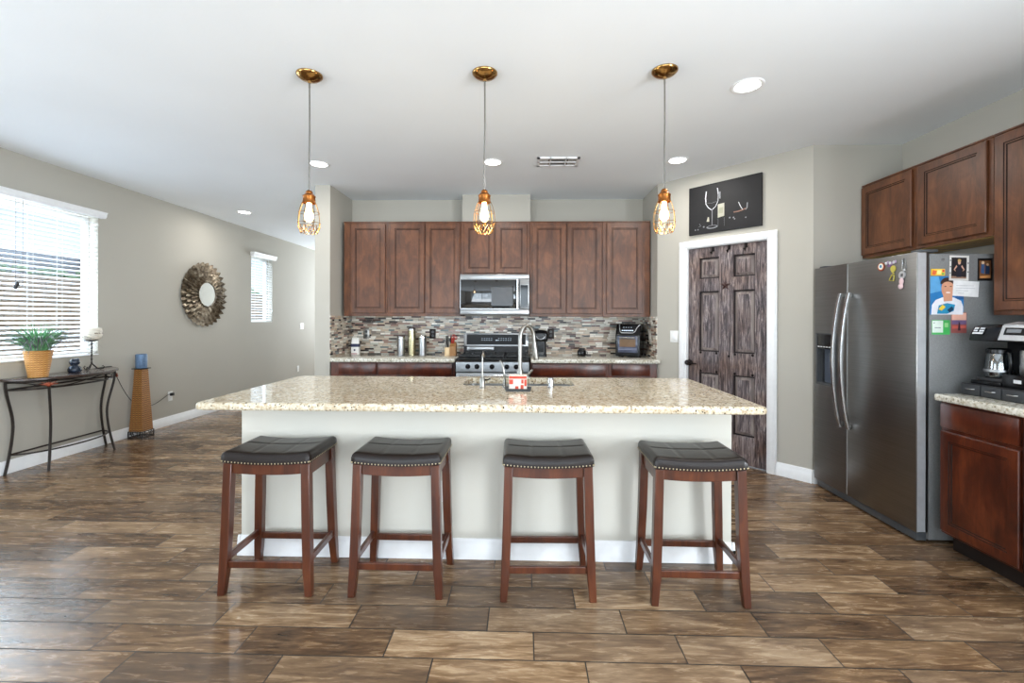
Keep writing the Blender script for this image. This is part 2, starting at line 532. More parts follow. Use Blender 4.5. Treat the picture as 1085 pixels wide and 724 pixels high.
# ------------------------------------------------------------ mesh helpers
class MB:
    def __init__(s, X=None):
        s.v = []
        s.f = []
        s.s = []
        s.slot = 0
        s.X = X or Matrix.Identity(4)

    def add(s, vs, fs, slot=None):
        o = len(s.v)
        s.v += [s.X @ Vector(p) for p in vs]
        k = s.slot if slot is None else slot
        for f in fs:
            s.f.append([o + i for i in f])
            s.s.append(k)
        return s

    def box(s, x0, y0, z0, x1, y1, z1, bev=0.0, slot=None, seg=2):
        x0, x1 = min(x0, x1), max(x0, x1)
        y0, y1 = min(y0, y1), max(y0, y1)
        z0, z1 = min(z0, z1), max(z0, z1)
        if bev <= 0:
            vs = [(x, y, z) for z in (z0, z1) for y in (y0, y1) for x in (x0, x1)]
            return s.add(vs, [(0, 2, 3, 1), (4, 5, 7, 6), (0, 1, 5, 4), (2, 6, 7, 3), (0, 4, 6, 2), (1, 3, 7, 5)], slot)
        bm = bmesh.new()
        bmesh.ops.create_cube(bm, size=1, matrix=Matrix.Translation(((x0 + x1) / 2, (y0 + y1) / 2, (z0 + z1) / 2)) @ Matrix.Diagonal((x1 - x0, y1 - y0, z1 - z0, 1)))
        bmesh.ops.bevel(bm, geom=bm.edges[:], offset=bev, segments=seg, profile=0.5, affect='EDGES')
        bm.verts.index_update()
        vs = [v.co.copy() for v in bm.verts]
        fs = [[v.index for v in f.verts] for f in bm.faces]
        bm.free()
        return s.add(vs, fs, slot)

    def hexa(s, bot, top, slot=None):
        """bot, top: 4 points each, same order (counter-clockwise from above)"""
        return s.add(list(bot) + list(top), [(3, 2, 1, 0), (4, 5, 6, 7), (0, 1, 5, 4), (1, 2, 6, 5), (2, 3, 7, 6), (3, 0, 4, 7)], slot)

    def tube(s, pts, r, n=8, closed=False, slot=None, caps=True):
        pts = [Vector(p) for p in pts]
        m = len(pts)
        rs = r if isinstance(r, (list, tuple)) else [r] * m
        rings = []
        prev = None
        for i in range(m):
            if closed:
                d = pts[(i + 1) % m] - pts[(i - 1) % m]
            else:
                d = pts[min(i + 1, m - 1)] - pts[max(i - 1, 0)]
            d.normalize()
            if prev is None:
                u = d.orthogonal().normalized()
            else:
                u = (prev - d * prev.dot(d))
                if u.length < 1e-6:
                    u = d.orthogonal()
                u.normalize()
            prev = u
            w = d.cross(u)
            rings.append([pts[i] + (u * math.cos(2 * PI * k / n) + w * math.sin(2 * PI * k / n)) * rs[i] for k in range(n)])
        vs = [p for rg in rings for p in rg]
        fs = []
        mm = m if closed else m - 1
        for i in range(mm):
            j = (i + 1) % m
            for k in range(n):
                l = (k + 1) % n
                fs.append((i * n + k, i * n + l, j * n + l, j * n + k))
        if not closed and caps:
            fs.append(tuple(reversed(range(n))))
            fs.append(tuple((m - 1) * n + k for k in range(n)))
        return s.add(vs, fs, slot)

    def lathe(s, prof, c=(0, 0, 0), n=24, slot=None, axis='Z', a0=0):
        vs = []
        fs = []
        idx = []
        for r, z in prof:
            if r < 1e-6:
                idx.append([len(vs)])
                vs.append((0, 0, z))
            else:
                idx.append(list(range(len(vs), len(vs) + n)))
                vs += [(r * math.cos(a0 + 2 * PI * k / n), r * math.sin(a0 + 2 * PI * k / n), z) for k in range(n)]
        for a, b in zip(idx[:-1], idx[1:]):
            for k in range(n):
                l = (k + 1) % n
                if len(a) == 1 and len(b) == 1:
                    continue
                if len(a) == 1:
                    fs.append((a[0], b[l], b[k]))
                elif len(b) == 1:
                    fs.append((a[k], a[l], b[0]))
                else:
                    fs.append((a[k], a[l], b[l], b[k]))
        R = Matrix.Identity(4)
        if axis == 'Y':      # local z -> -y (towards the viewer side)
            R = Matrix.Rotation(PI / 2, 4, 'X')
        elif axis == 'X':
            R = Matrix.Rotation(PI / 2, 4, 'Y')
        elif axis == '-X':
            R = Matrix.Rotation(-PI / 2, 4, 'Y')
        T = Matrix.Translation(c) @ R
        return s.add([T @ Vector(p) for p in vs], fs, slot)

    def ball(s, c, r, n=12, m=8, slot=None):
        rx, ry, rz = r if isinstance(r, (list, tuple)) else (r, r, r)
        prof = [(math.sin(PI * i / m), -math.cos(PI * i / m)) for i in range(m + 1)]
        prof[0] = (0, -1)
        prof[-1] = (0, 1)
        keep = s.X
        s.X = keep @ Matrix.Translation(c) @ Matrix.Diagonal((rx, ry, rz, 1))
        s.lathe(prof, n=n, slot=slot)
        s.X = keep
        return s

    def prism(s, poly, a, b, plane='XZ', slot=None):
        """poly 2D extruded from a to b along the remaining axis"""
        def P(p, t):
            return {'XZ': (p[0], t, p[1]), 'XY': (p[0], p[1], t), 'YZ': (t, p[0], p[1])}[plane]
        n = len(poly)
        vs = [P(p, a) for p in poly] + [P(p, b) for p in poly]
        fs = [tuple(range(n)), tuple(reversed(range(n, 2 * n)))]
        fs += [(i, n + i, n + (i + 1) % n, (i + 1) % n) for i in range(n)]
        return s.add(vs, fs, slot)

    def build(s, name, mats, parent=None, world=True, bevel=0.0, kind=None, flip=False, sharp=40):
        me = bpy.data.meshes.new(name)
        me.from_pydata([tuple(v) for v in s.v], [], s.f)
        if not isinstance(mats, (list, tuple)):
            mats = [mats]
        for m in mats:
            me.materials.append(M[m] if isinstance(m, str) else m)
        me.polygons.foreach_set('material_index', s.s)
        me.update()
        bm = bmesh.new()
        bm.from_mesh(me)
        bmesh.ops.recalc_face_normals(bm, faces=bm.faces[:])
        bm.to_mesh(me)
        bm.free()
        me.polygons.foreach_set('use_smooth', [True] * len(me.polygons))
        me.set_sharp_from_angle(angle=math.radians(sharp))
        o = bpy.data.objects.new(name, me)
        C.objects.link(o)
        if parent is not None:
            o.parent = parent
            if world:
                me.transform(ROOTM[root_of(parent).name].inverted())
        if kind:
            o['kind'] = kind
        if bevel:
            md = o.modifiers.new('edge', 'BEVEL')
            md.width = bevel
            md.segments = 2
            md.limit_method = 'ANGLE'
        return o


ROOTM = {}


def root_of(o):
    while o.parent is not None:
        o = o.parent
    return o


def tag(o, label=None, cat=None, group=None, kind=None):
    if label:
        o['label'] = label
    if cat:
        o['category'] = cat
    if group:
        o['group'] = group
    if kind:
        o['kind'] = kind
    return o


def thing(name, label, cat, loc=(0, 0, 0), rz=0.0, group=None, kind=None):
    o = bpy.data.objects.new(name, None)
    C.objects.link(o)
    o.empty_display_size = 0.1
    o.location = loc
    o.rotation_euler = (0, 0, rz)
    ROOTM[o.name] = Matrix.Translation(loc) @ Matrix.Rotation(rz, 4, 'Z')
    return tag(o, label, cat, group, kind)


def copy_tree(o, parent=None):
    c = o.copy()
    C.objects.link(c)
    c.parent = parent
    for ch in list(o.children):
        copy_tree(ch, c)
    return c


def solo(o):
    """put the origin of a one-mesh thing at the base of its mesh"""
    vs = [v.co for v in o.data.vertices]
    lo = Vector((min(v.x for v in vs), min(v.y for v in vs), min(v.z for v in vs)))
    hi = Vector((max(v.x for v in vs), max(v.y for v in vs), 0))
    c = Vector(((lo.x + hi.x) / 2, (lo.y + hi.y) / 2, lo.z))
    o.data.transform(Matrix.Translation(-c))
    o.location = c
    return o

# ============================================================ THE ROOM
HC = 2.78
XL = -4.43
XR = 3.09


def wall(name, axis, c0, c1, a0, a1, z0, z1, holes=(), X=None, mat='wall'):
    mb = MB(X)

    def bx(p0, p1, q0, q1):
        if p1 - p0 < 1e-6 or q1 - q0 < 1e-6:
            return
        if axis == 'Y':
            mb.box(c0, p0, q0, c1, p1, q1)
        else:
            mb.box(p0, c0, q0, p1, c1, q1)
    cur = a0
    for h in sorted(holes):
        bx(cur, h[0], z0, z1)
        bx(h[0], h[1], z0, h[2])
        bx(h[0], h[1], h[3], z1)
        cur = h[1]
    bx(cur, a1, z0, z1)
    return mb.build(name, mat, kind='structure')


fl = MB().box(XL - 0.15, -3.3, -0.1, XR + 0.15, 11.1, 0).build('floor', 'floor', kind='structure')
MB().box(XL - 0.15, -3.3, HC, XR + 0.15, 11.1, HC + 0.12).build('ceiling', 'ceiling', kind='structure')
W1 = (2.80, 4.60, 0.955, 2.375)
W2 = (7.25, 7.87, 1.275, 2.36)
W3 = (-0.9, 1.3, 0.5, 2.3)
wall('wall_left', 'Y', XL - 0.15, XL, -3.3, 11.1, 0, HC, [W1, W2, W3])
wall('wall_right', 'Y', XR, XR + 0.15, -3.3, 3.905, 0, HC, [(-2.0, 0.2, 0.5, 2.3)])  # opening out of view added only for the right fill lamp
wall('wall_far', 'X', 11.0, 11.1, XL, -2.12, 0, HC, [(-4.0, -2.6, 0.9, 2.3)])  # hidden opening added for the far fill lamp
wall('wall_rear', 'X', -3.3, -3.2, XL, XR, 0, HC, [(-3.5, 0.9, 0.0, 2.5), (1.3, 2.6, 0.9, 2.2)])
wall('wall_back', 'X', 5.46, 5.58, -2.12, 1.54, 0, HC)
wall('wall_partition', 'Y', -2.255, -2.09, 4.83, 11.0, 0, HC)
wall('wall_return', 'Y', 1.42, 1.54, 4.86, 5.46, 0, HC)
wall('wall_alcove', 'X', 3.785, 3.905, 2.375, XR, 0, HC)
MB().box(-0.716, 5.235, 2.455, 0.072, 5.46, HC).build('wall_chase', 'wall', kind='structure')
AX = Matrix.Translation((1.42, 4.86, 0)) @ Matrix.Rotation(math.atan2(3.785 - 4.86, 2.375 - 1.42), 4, 'Z')
ALEN = math.hypot(3.785 - 4.86, 2.375 - 1.42)
AANG = math.atan2(3.785 - 4.86, 2.375 - 1.42)
DS0, DS1, DH = 0.341, 1.092, 2.055
wall('wall_pantry', 'X', 0, 0.115, 0, ALEN, 0, HC, [(DS0, DS1, -0.001, DH)], X=AX)

PROF = [(0, 0), (0.016, 0), (0.016, 0.074), (0.012, 0.080), (0.012, 0.098), (0.006, 0.112), (0, 0.112)]


def skirting(name, pts):
    """baseboard along a polyline of wall points; the room lies to the right of the direction"""
    mb = MB()
    for a, b in zip(pts[:-1], pts[1:]):
        d = Vector((b[0] - a[0], b[1] - a[1], 0))
        L = d.length
        ang = math.atan2(d.y, d.x)
        mb.X = Matrix.Translation((a[0], a[1], 0.0005)) @ Matrix.Rotation(ang, 4, 'Z')
        mb.prism([(-p[0], p[1]) for p in PROF], 0, L, 'YZ')
    return mb.build(name, 'trim', kind='structure')


def ap(s, y=0.0):
    v = AX @ Vector((s, y, 0))
    return (v.x, v.y)


skirting('baseboard_left', [(XL, -3.2), (XL, 11.0)])
skirting('baseboard_pantry', [ap(1.172), ap(ALEN)])
skirting('baseboard_alcove', [(2.375, 3.785), (XR, 3.785)])
skirting('baseboard_partition', [(-2.09, 4.83), (-2.255, 4.83)][::-1])

# door casing
mb = MB(AX)
for a, b in ((0.259, DS0), (DS1, 1.172)):
    mb.box(a, -0.018, 0, b, 0, DH, bev=0.002)
    mb.box(a + 0.012, -0.024, 0, b - 0.022 if a < 0.3 else b - 0.012, -0.016, DH + 0.014, bev=0.002)
mb.box(0.259, -0.018, DH, 1.172, 0, 2.124, bev=0.004)
mb.box(0.271, -0.024, DH + 0.014, 1.160, -0.016, 2.112, bev=0.003)
mb.box(DS0, 0, 0, DS0 + 0.006, 0.115, DH)
mb.box(DS1 - 0.006, 0, 0, DS1, 0.115, DH)
mb.box(DS0, 0, DH - 0.006, DS1, 0.115, DH)
mb.build('trim_1', 'trim', kind='structure')

# six panel rustic door
door = thing('door_1', None, None, (1.42, 4.86, 0), AANG, kind='structure')
mb = MB()
d0, d1 = DS0 + 0.008, DS1 - 0.008
ST = [(d0, 0.456), (0.654, 0.787), (0.980, d1)]
RZ = [(0.012, 0.27), (0.825, 1.03), (1.618, 1.742), (1.946, DH - 0.01)]
mb.box(d0, 0.038, 0.012, d1, 0.060, DH - 0.01)
for a, b in ST:
    mb.box(a, 0.010, 0.012, b, 0.0385, DH - 0.01, bev=0.003)
for z0, z1 in RZ:
    for a, b in ((ST[0][1] - 0.003, ST[1][0] + 0.003), (ST[1][1] - 0.003, ST[2][0] + 0.003)):
        mb.box(a, 0.011, z0, b, 0.0385, z1, bev=0.003)
for a, b in ((ST[0][1], ST[1][0]), (ST[1][1], ST[2][0])):
    for z0, z1 in ((RZ[0][1], RZ[1][0]), (RZ[1][1], RZ[2][0]), (RZ[2][1], RZ[3][0])):
        # sunk moulding then raised field
        o = 0.013
        i = 0.038
        p = [(a + o, 0.0364, z0 + o), (b - o, 0.0364, z0 + o), (b - o, 0.0364, z1 - o), (a + o, 0.0364, z1 - o)]
        q = [(a + i, 0.021, z0 + i), (b - i, 0.021, z0 + i), (b - i, 0.021, z1 - i), (a + i, 0.021, z1 - i)]
        mb.add(p + q, [(0, 1, 5, 4), (3, 0, 4, 7), (1, 2, 6, 5), (2, 3, 7, 6)], 1)
        mb.add(q, [(0, 1, 2, 3)], 0)
        mb.box(a, 0.0365, z0, b, 0.0378, z1, slot=2)
mb.build('door_leaf', ['rustic', 'rustic_lit_bevel', 'rustic_dark'], door, world=False, sharp=25)
for z in (1.79, 1.03, 0.255):
    h = MB()
    h.tube([(DS1 - 0.004, 0.006, z - 0.05), (DS1 - 0.004, 0.006, z + 0.05)], 0.008, 8)
    h.box(DS1 - 0.03, 0.012, z - 0.045, DS1 - 0.004, 0.016, z + 0.045)
    h.build('hinge', 'orb', door, world=False)
k = MB()
k.lathe([(0, 0), (0.03, 0.0), (0.03, 0.006), (0.012, 0.012), (0.011, 0.03), (0.024, 0.04), (0.027, 0.052), (0.02, 0.062), (0, 0.065)],
        (0.362, 0.010, 0.913), 16, axis='Y')
k.tube([(0.362, -0.03, 0.913), (0.40, -0.036, 0.908), (0.455, -0.032, 0.906)], [0.010, 0.008, 0.006], 8)
k.box(0.332, 0.008, 0.885, 0.346, 0.014, 0.945, bev=0.002)
k.build('door_handle', 'orb', door, world=False)
for s_ in (0.597, 0.750, 0.905):
    h = MB()
    h.box(s_ - 0.014, 0.003, 2.0, s_ + 0.014, 0.0105, 2.044, bev=0.002)
    h.tube([(s_, 0.006, 2.02), (s_, -0.012, 2.0), (s_, -0.02, 1.975), (s_, -0.034, 1.985)], 0.006, 6)
    h.ball((s_, -0.034, 1.988), 0.010, 8, 6)
    h.build('coat_hook', 'orb', door, world=False)
h = MB()
for s_, z in ((0.475, 1.02), (0.632, 1.02), (0.75, 1.0), (0.805, 1.02), (0.962, 1.02), (0.475, 0.84), (0.632, 0.84), (0.805, 0.84), (0.962, 0.84)):
    h.ball((s_, 0.010, z), (0.012, 0.007, 0.012), 8, 6)
h.build('iron_studs', 'orb', door, world=False)

# ------------------------------------------------------------ windows


def window(name, y0, y1, z0, z1, mull=None):
    r = thing(name, None, None, (XL - 0.12, (y0 + y1) / 2, z0), 0, kind='structure')
    x0, x1 = XL - 0.14, XL - 0.10
    f = 0.045
    mb = MB()
    mb.box(x0, y0, z0, x1, y0 + f, z1, bev=0.004)
    mb.box(x0, y1 - f, z0, x1, y1, z1, bev=0.004)
    mb.box(x0, y0 + f, z0, x1, y1 - f, z0 + f, bev=0.004)
    mb.box(x0, y0 + f, z1 - f, x1, y1 - f, z1, bev=0.004)
    if mull:
        mb.box(x0, mull - 0.025, z0 + f, x1, mull + 0.025, z1 - f, bev=0.004)
    mb.build('window_frame', 'trim', r)
    MB().box(x0 + 0.015, y0 + f, z0 + f, x0 + 0.02, y1 - f, z1 - f).build('pane', 'pane', r)
    return r


window('window_1', *W1)
window('window_2', *W2)
window('added_window_3', *W3, mull=0.2)  # side window out of view, added to bring in more light
# reveal lining and drywall sill of window 1
mb = MB()
mb.box(XL - 0.10, W1[0], W1[2], XL + 0.012, W1[1], W1[2] + 0.012, bev=0.004)
mb.box(XL - 0.10, W2[0], W2[2], XL - 0.002, W2[1], W2[2] + 0.008)
mb.build('trim_2', 'trim', kind='structure')
# rear patio door and rear window (behind the camera; door widened for light; seen only in reflections)
r = thing('door_2', None, None, (-0.9, -3.25, 0), 0, kind='structure')
mb = MB()
for x in (-3.5, -2.05, -0.58, 0.84):
    mb.box(x, -3.28, 0, x + 0.06, -3.22, 2.5)
mb.box(-3.44, -3.28, 2.44, 0.84, -3.22, 2.5)
mb.box(-3.44, -3.28, 0.0, 0.84, -3.22, 0.06)
mb.build('door_frame', 'trim', r)
mb = MB()
for i in range(48):
    z = 0.30 + i * 0.044
    mb.hexa([(-2.0, -3.215, z - 0.006), (-0.58, -3.215, z - 0.006), (-0.58, -3.172, z + 0.006), (-2.0, -3.172, z + 0.006)],
            [(-2.0, -3.215, z - 0.003), (-0.58, -3.215, z - 0.003), (-0.58, -3.172, z + 0.009), (-2.0, -3.172, z + 0.009)])
mb.box(-2.0, -3.215, 2.41, -0.58, -3.165, 2.47)
mb.build('blind_slats', 'blind', r)
MB().box(-3.44, -3.255, 0.06, 0.84, -3.25, 2.44).build('pane', 'pane', r)
r = thing('window_4', None, None, (1.95, -3.25, 0.9), 0, kind='structure')
mb = MB()
for x in (1.3, 2.55):
    mb.box(x, -3.29, 0.9, x + 0.05, -3.25, 2.2)
mb.box(1.35, -3.29, 2.15, 2.55, -3.25, 2.2)
mb.box(1.35, -3.29, 0.9, 2.55, -3.25, 0.95)
mb.build('window_frame', 'trim', r)
MB().box(1.35, -3.275, 0.95, 2.55, -3.27, 2.15).build('pane', 'pane', r)

# ------------------------------------------------------------ blinds


def blind(label, y0, y1, z0, z1, xs, vtop, vbot, vy0, vy1, cords, tilt=0.30, pitch=0.043, depth=0.05):
    r = thing('window_blind', label, 'blind', (xs, (y0 + y1) / 2, z0), 0, group=None)
    v = MB()
    v.prism([(XL + 0.002, vbot), (XL + 0.05, vbot), (XL + 0.055, vbot + 0.012), (XL + 0.062, vbot + 0.02),
             (XL + 0.062, vtop - 0.02), (XL + 0.072, vtop - 0.008), (XL + 0.072, vtop), (XL + 0.002, vtop)], vy0, vy1, 'XZ')
    v.build('valance', 'trim', r)
    mb = MB()
    n = int((vbot - z0 - 0.05) / pitch)
    for i in range(n):
        z = z0 + 0.045 + pitch * (i + 0.5)
        c, s_ = math.cos(tilt) * depth / 2, math.sin(tilt) * depth / 2
        # slats slope: the room-side edge is lower
        mb.hexa([(xs - c, y0, z + s_ - 0.0015), (xs + c, y0, z - s_ - 0.0015), (xs + c, y1, z - s_ - 0.0015), (xs - c, y1, z + s_ - 0.0015)],
                [(xs - c, y0, z + s_ + 0.0015), (xs + c, y0, z - s_ + 0.0015), (xs + c, y1, z - s_ + 0.0015), (xs - c, y1, z + s_ + 0.0015)])
    mb.build('slats', 'blind', r)
    MB().box(xs - 0.024, y0, z0 + 0.014, xs + 0.024, y1, z0 + 0.034, bev=0.004).build('bottom_rail', 'trim', r)
    for y in cords:
        mb = MB()
        mb.tube([(xs + 0.027, y, z0 + 0.03), (xs + 0.027, y, vbot)], 0.0014, 5)
        mb.tube([(xs - 0.027, y, z0 + 0.03), (xs - 0.027, y, vbot)], 0.0014, 5)
        mb.build('ladder_cord', 'white_plastic', r)
    return r


bl = blind('wide white slatted blind with a moulded valance behind the potted grass', W1[0] + 0.008, W1[1] - 0.008, W1[2] + 0.012, W1[3], XL - 0.032,
           2.437, 2.376, 2.76, 4.635, (3.25, 3.98, 4.24, 4.49))
mb = MB()
for y, zb in ((3.81, 1.62), (3.865, 1.60)):
    mb.tube([(XL + 0.03, y, 2.38), (XL + 0.03, y, zb)], 0.0016, 5)
mb.build('lift_cord', 'grey_plastic', bl)
mb = MB()
for y, zb in ((3.81, 1.60), (3.822, 1.625)):
    mb.lathe([(0.003, 0.03), (0.012, 0.02), (0.015, 0.0), (0.008, -0.012), (0, -0.014)], (XL + 0.03, y, zb), 10)
mb.build('cord_tassel', 'black_matte', bl)
bl = blind('narrow white slatted blind right of the round petal mirror', W2[0] + 0.006, W2[1] - 0.006, W2[2] + 0.008, W2[3], XL - 0.032,
           2.42, 2.357, 7.225, 7.90, (7.36, 7.76))
mb = MB()
mb.tube([(XL + 0.03, 7.80, 2.36), (XL + 0.03, 7.80, 1.46)], 0.0016, 5)
mb.lathe([(0.003, 0.03), (0.010, 0.02), (0.012, 0.0), (0, -0.014)], (XL + 0.03, 7.80, 1.45), 10)
mb.build('lift_cord', 'white_plastic', bl)

# ------------------------------------------------------------ outside the left windows
MB().box(-30, -12, -0.25, -4.6, 24, -0.12).build('ground', plain('yard_gravel', (206, 196, 182), 0.9, scale=40), kind='structure')
o = MB()
o.box(-8.0, -6, -0.12, -7.8, 20, 1.95)
o.box(-8.03, -6, 1.95, -7.77, 20, 2.02)
n = NT('tan_block')
br = n.n('ShaderNodeTexBrick')
px, py, pz = n.sep(n.pos())
n.set(br.inputs['Vector'], n.comb(py, pz, 0.0))
br.inputs['Color1'].default_value = lin((186, 160, 134))
br.inputs['Color2'].default_value = lin((166, 142, 118))
br.inputs['Mortar'].default_value = lin((132, 118, 102))
br.inputs['Scale'].default_value = 1.0
br.inputs['Brick Width'].default_value = 0.4
br.inputs['Row Height'].default_value = 0.2
br.inputs['Mortar Size'].default_value = 0.008
n.col(br.outputs[0])
n.p(Roughness=0.9)
o = o.build('wall_garden', n.m, kind='structure')
nb = thing('neighbour_house', 'pale house behind the garden wall outside the wide blind', 'house', (-14, 5, -0.12))
MB().box(-17, -4, -0.12, -11.5, 14, 2.65).build('house_wall', flat('stucco', (186, 184, 196), 0.9), nb)
mb = MB()
mb.prism([(-10.9, 2.62), (-10.9, 2.80), (-14.2, 3.1), (-17.6, 2.82), (-17.6, 2.62)], -4.6, 14.6, 'XZ')
mb.build('roof', flat('roof', (128, 130, 142), 0.8), nb)
hd = MB()
rr = random.Random(3)
for i in range(900):
    y = rr.uniform(-3, 14)
    hd.ball((-8.45 + rr.uniform(-.2, .2), y, 1.2 + rr.uniform(-0.2, 1.03)), (0.09, 0.12, 0.07), 6, 4)
hd = hd.build('hedge', leafmat('hedge_leaf', (60, 96, 48), (96, 140, 74), (140, 176, 104)))
tag(hd, 'green clipped hedge showing over the garden wall outside', 'hedge', kind='stuff')

# ------------------------------------------------------------ ceiling fittings
CANS = [(1.368, 2.818, 'recessed ceiling light nearest the camera, right of the third pendant'),
        (1.384, 4.128, 'recessed ceiling light over the wine picture end of the kitchen'),
        (-0.290, 4.150, 'recessed ceiling light beside the middle pendant rod, left of the vent'),
        (-1.913, 4.174, 'recessed ceiling light just right of the left pendant rod'),
        (-3.80, 6.061, 'recessed ceiling light over the left room above the round mirror')]
src = None
for i, (x, y, lab) in enumerate(CANS):
    if src is None:
        src = thing('recessed_light', lab, 'ceiling light', (x, y, HC), group='round recessed ceiling lights')
        MB().lathe([(0.070, -0.001), (0.080, -0.006), (0.092, -0.006), (0.096, -0.003), (0.097, 0)], n=32).build('trim_ring', 'trim', src, world=False)
        MB().lathe([(0, -0.004), (0.055, -0.004), (0.071, -0.002)], n=32).build('lens', 'can_glow', src, world=False)
        ld = bpy.data.lights.new('can_lamp', 'AREA')
        ld.shape = 'DISK'
        ld.size = 0.13
        ld.energy = 4.5
        ld.color = (1.0, 0.97, 0.93)
        lo = bpy.data.objects.new('can_lamp', ld)
        C.objects.link(lo)
        lo.parent = src
        lo.location = (0, 0, -0.012)
    else:
        c = copy_tree(src)
        c.location = (x, y, HC)
        c['label'] = lab
v = thing('ceiling_vent', 'small rectangular white air vent in the kitchen ceiling', 'vent', (0.305, 4.135, HC), 0.0)
mb = MB()
w, h = 0.19, 0.11
for a in ((-w, -h, w, -h + 0.025), (-w, h - 0.025, w, h), (-w, -h, -w + 0.025, h), (w - 0.025, -h, w, h),
          (-0.075, -h, -0.065, h), (0.065, -h, 0.075, h), (-w, -0.006, w, 0.006)):
    mb.box(a[0], a[1], -0.012, a[2], a[3], 0.0)
mb.build('vent_frame', 'trim', v, world=False)
MB().box(-w + 0.02, -h + 0.02, -0.002, w - 0.02, h - 0.02, 0.0).build('duct_opening', flat('duct', (92, 80, 66), 0.8), v, world=False)
mb = MB()
for k in range(9):
    for side in (-1, 1):
        x = side * (0.09 + k * 0.0095)
        mb.hexa([(x, -h + 0.025, -0.010), (x + 0.001, -h + 0.025, -0.010), (x + 0.001, h - 0.025, -0.010), (x, h - 0.025, -0.010)],
                [(x + side * 0.006, -h + 0.025, -0.002), (x + side * 0.006 + 0.001, -h + 0.025, -0.002), (x + side * 0.006 + 0.001, h - 0.025, -0.002), (x + side * 0.006, h - 0.025, -0.002)])
for k in range(8):
    y = -0.08 + k * 0.0225
    mb.hexa([(-0.064, y, -0.010), (0.064, y, -0.010), (0.064, y + 0.001, -0.010), (-0.064, y + 0.001, -0.010)],
            [(-0.064, y + 0.012, -0.003), (0.064, y + 0.012, -0.003), (0.064, y + 0.013, -0.003), (-0.064, y + 0.013, -0.003)])
mb.build('louvre', 'trim', v, world=False)


# ------------------------------------------------------------ switches and outlets
def plate(name, label, cat, loc, rz, w=0.072, h=0.118, kind='outlet', mat='white_plastic', group=None, inner='trim'):
    """plate facing local -y"""
    r = thing(name, label, cat, loc, rz, group)
    MB().box(-w / 2, -0.006, 0, w / 2, -0.0005, h, bev=0.002).build('cover_plate', mat, r, world=False)
    if kind == 'outlet':
        for z in (h * 0.31, h * 0.69):
            mb = MB()
            mb.lathe([(0, 0.0), (0.016, 0.0), (0.017, -0.004)], (0, -0.0085, z), 14, axis='Y', slot=0)
            for sx in (-0.006, 0.006):
                mb.box(sx - 0.001, -0.0092, z - 0.002, sx + 0.001, -0.0083, z + 0.007, slot=1)
            mb.build('receptacle', [inner, 'black_matte'], r, world=False)
    else:
        n_ = 2 if w > 0.1 else 1
        for i in range(n_):
            cx = 0 if n_ == 1 else (-0.023 if i == 0 else 0.023)
            MB().box(cx - 0.016, -0.010, h / 2 - 0.032, cx + 0.016, -0.005, h / 2 + 0.032, bev=0.002).build('rocker', inner, r, world=False)
    return r


RL = PI / 2      # on the left wall: local -y faces +x
plate('wall_outlet', 'white wall outlet with a black cord plugged in, right of the wicker tower', 'outlet', (XL, 5.565, 0.30), RL)
plate('wall_outlet', 'small white outlet low on the left wall beyond the narrow blind', 'outlet', (XL, 8.775, 0.29), RL)
plate('light_switch', 'white light switch plate on the left wall beyond the narrow blind', 'light switch', (XL, 8.92, 1.12), RL, w=0.15, kind='switch')
v = AX @ Vector((0.199, 0, 1.107))
plate('light_switch', 'white light switch beside the rustic pantry door', 'light switch', v, AANG, w=0.09, h=0.12, kind='switch')
plate('wall_outlet', 'white outlet on the island wall behind the second bar stool', 'outlet', (-0.48, 2.535, 0.315), 0)

# ============================================================ CABINETS


def panel_door(x0, x1, z0, z1, fr=0.056, t=0.019):
    """recessed-panel door facing local -y; slot 0 wood, slot 1 glaze line"""
    mb = MB()

    def rect(o, y):
        return [(x0 + o, y, z0 + o), (x1 - o, y, z0 + o), (x1 - o, y, z1 - o), (x0 + o, y, z1 - o)]
    loops = [rect(0, -0.001), rect(0, -t + 0.004), rect(0.004, -t), (rect(fr - 0.004, -t)), rect(fr, -t + 0.004),
             rect(fr + 0.007, -t + 0.004), rect(fr + 0.012, -t + 0.009)]
    slots = [0, 0, 0, 1, 0, 1]
    for a, b, s_ in zip(loops[:-1], loops[1:], slots):
        mb.add(a + b, [(i, (i + 1) % 4, 4 + (i + 1) % 4, 4 + i) for i in range(4)], s_)
    mb.add(loops[-1], [(0, 1, 2, 3)], 0)
    mb.add(loops[0], [(3, 2, 1, 0)], 0)
    return mb


def slab_front(x0, x1, z0, z1, t=0.019):
    mb = MB()
    mb.box(x0, -t, z0, x1, -0.001, z1, bev=0.005)
    return mb


def cabinet(name, label, cat, loc, rz, w, d, z0, z1, doors=(), drawers=(), toe=False, group=None, mat='cherry', under=None, topedge=False):
    r = thing(name, label, cat, (loc[0], loc[1], 0 if toe else z0), rz, group)
    base = 0 if toe else z0
    mb = MB()
    mb.box(0.001, 0, z0 - base, w - 0.001, d, z1 - base, bev=0.0015, seg=1)
    if topedge:
        mb.box(0.0, -0.008, z1 - base - 0.012, w, d, z1 - base, bev=0.002, seg=1)
    mb.build('cabinet_box', mat, r, world=False)
    if under:
        MB().box(0.02, 0.02, z0 - base - 0.003, w - 0.02, d - 0.01, z0 - base - 0.0005).build('underside', under, r, world=False)
    if toe:
        MB().box(0.001, 0.07, 0, w - 0.001, 0.10, z0 - 0.0005).build('toe_kick', 'toe', r, world=False)
    for q in doors:
        panel_door(q[0], q[1], q[2] - base, q[3] - base).build('door', [mat, 'cherry_glaze'], r, world=False)
    for q in drawers:
        slab_front(q[0], q[1], q[2] - base, q[3] - base).build('drawer', mat, r, world=False)
    return r


YF = 5.10
gu = 'wall cabinets over the back counter'


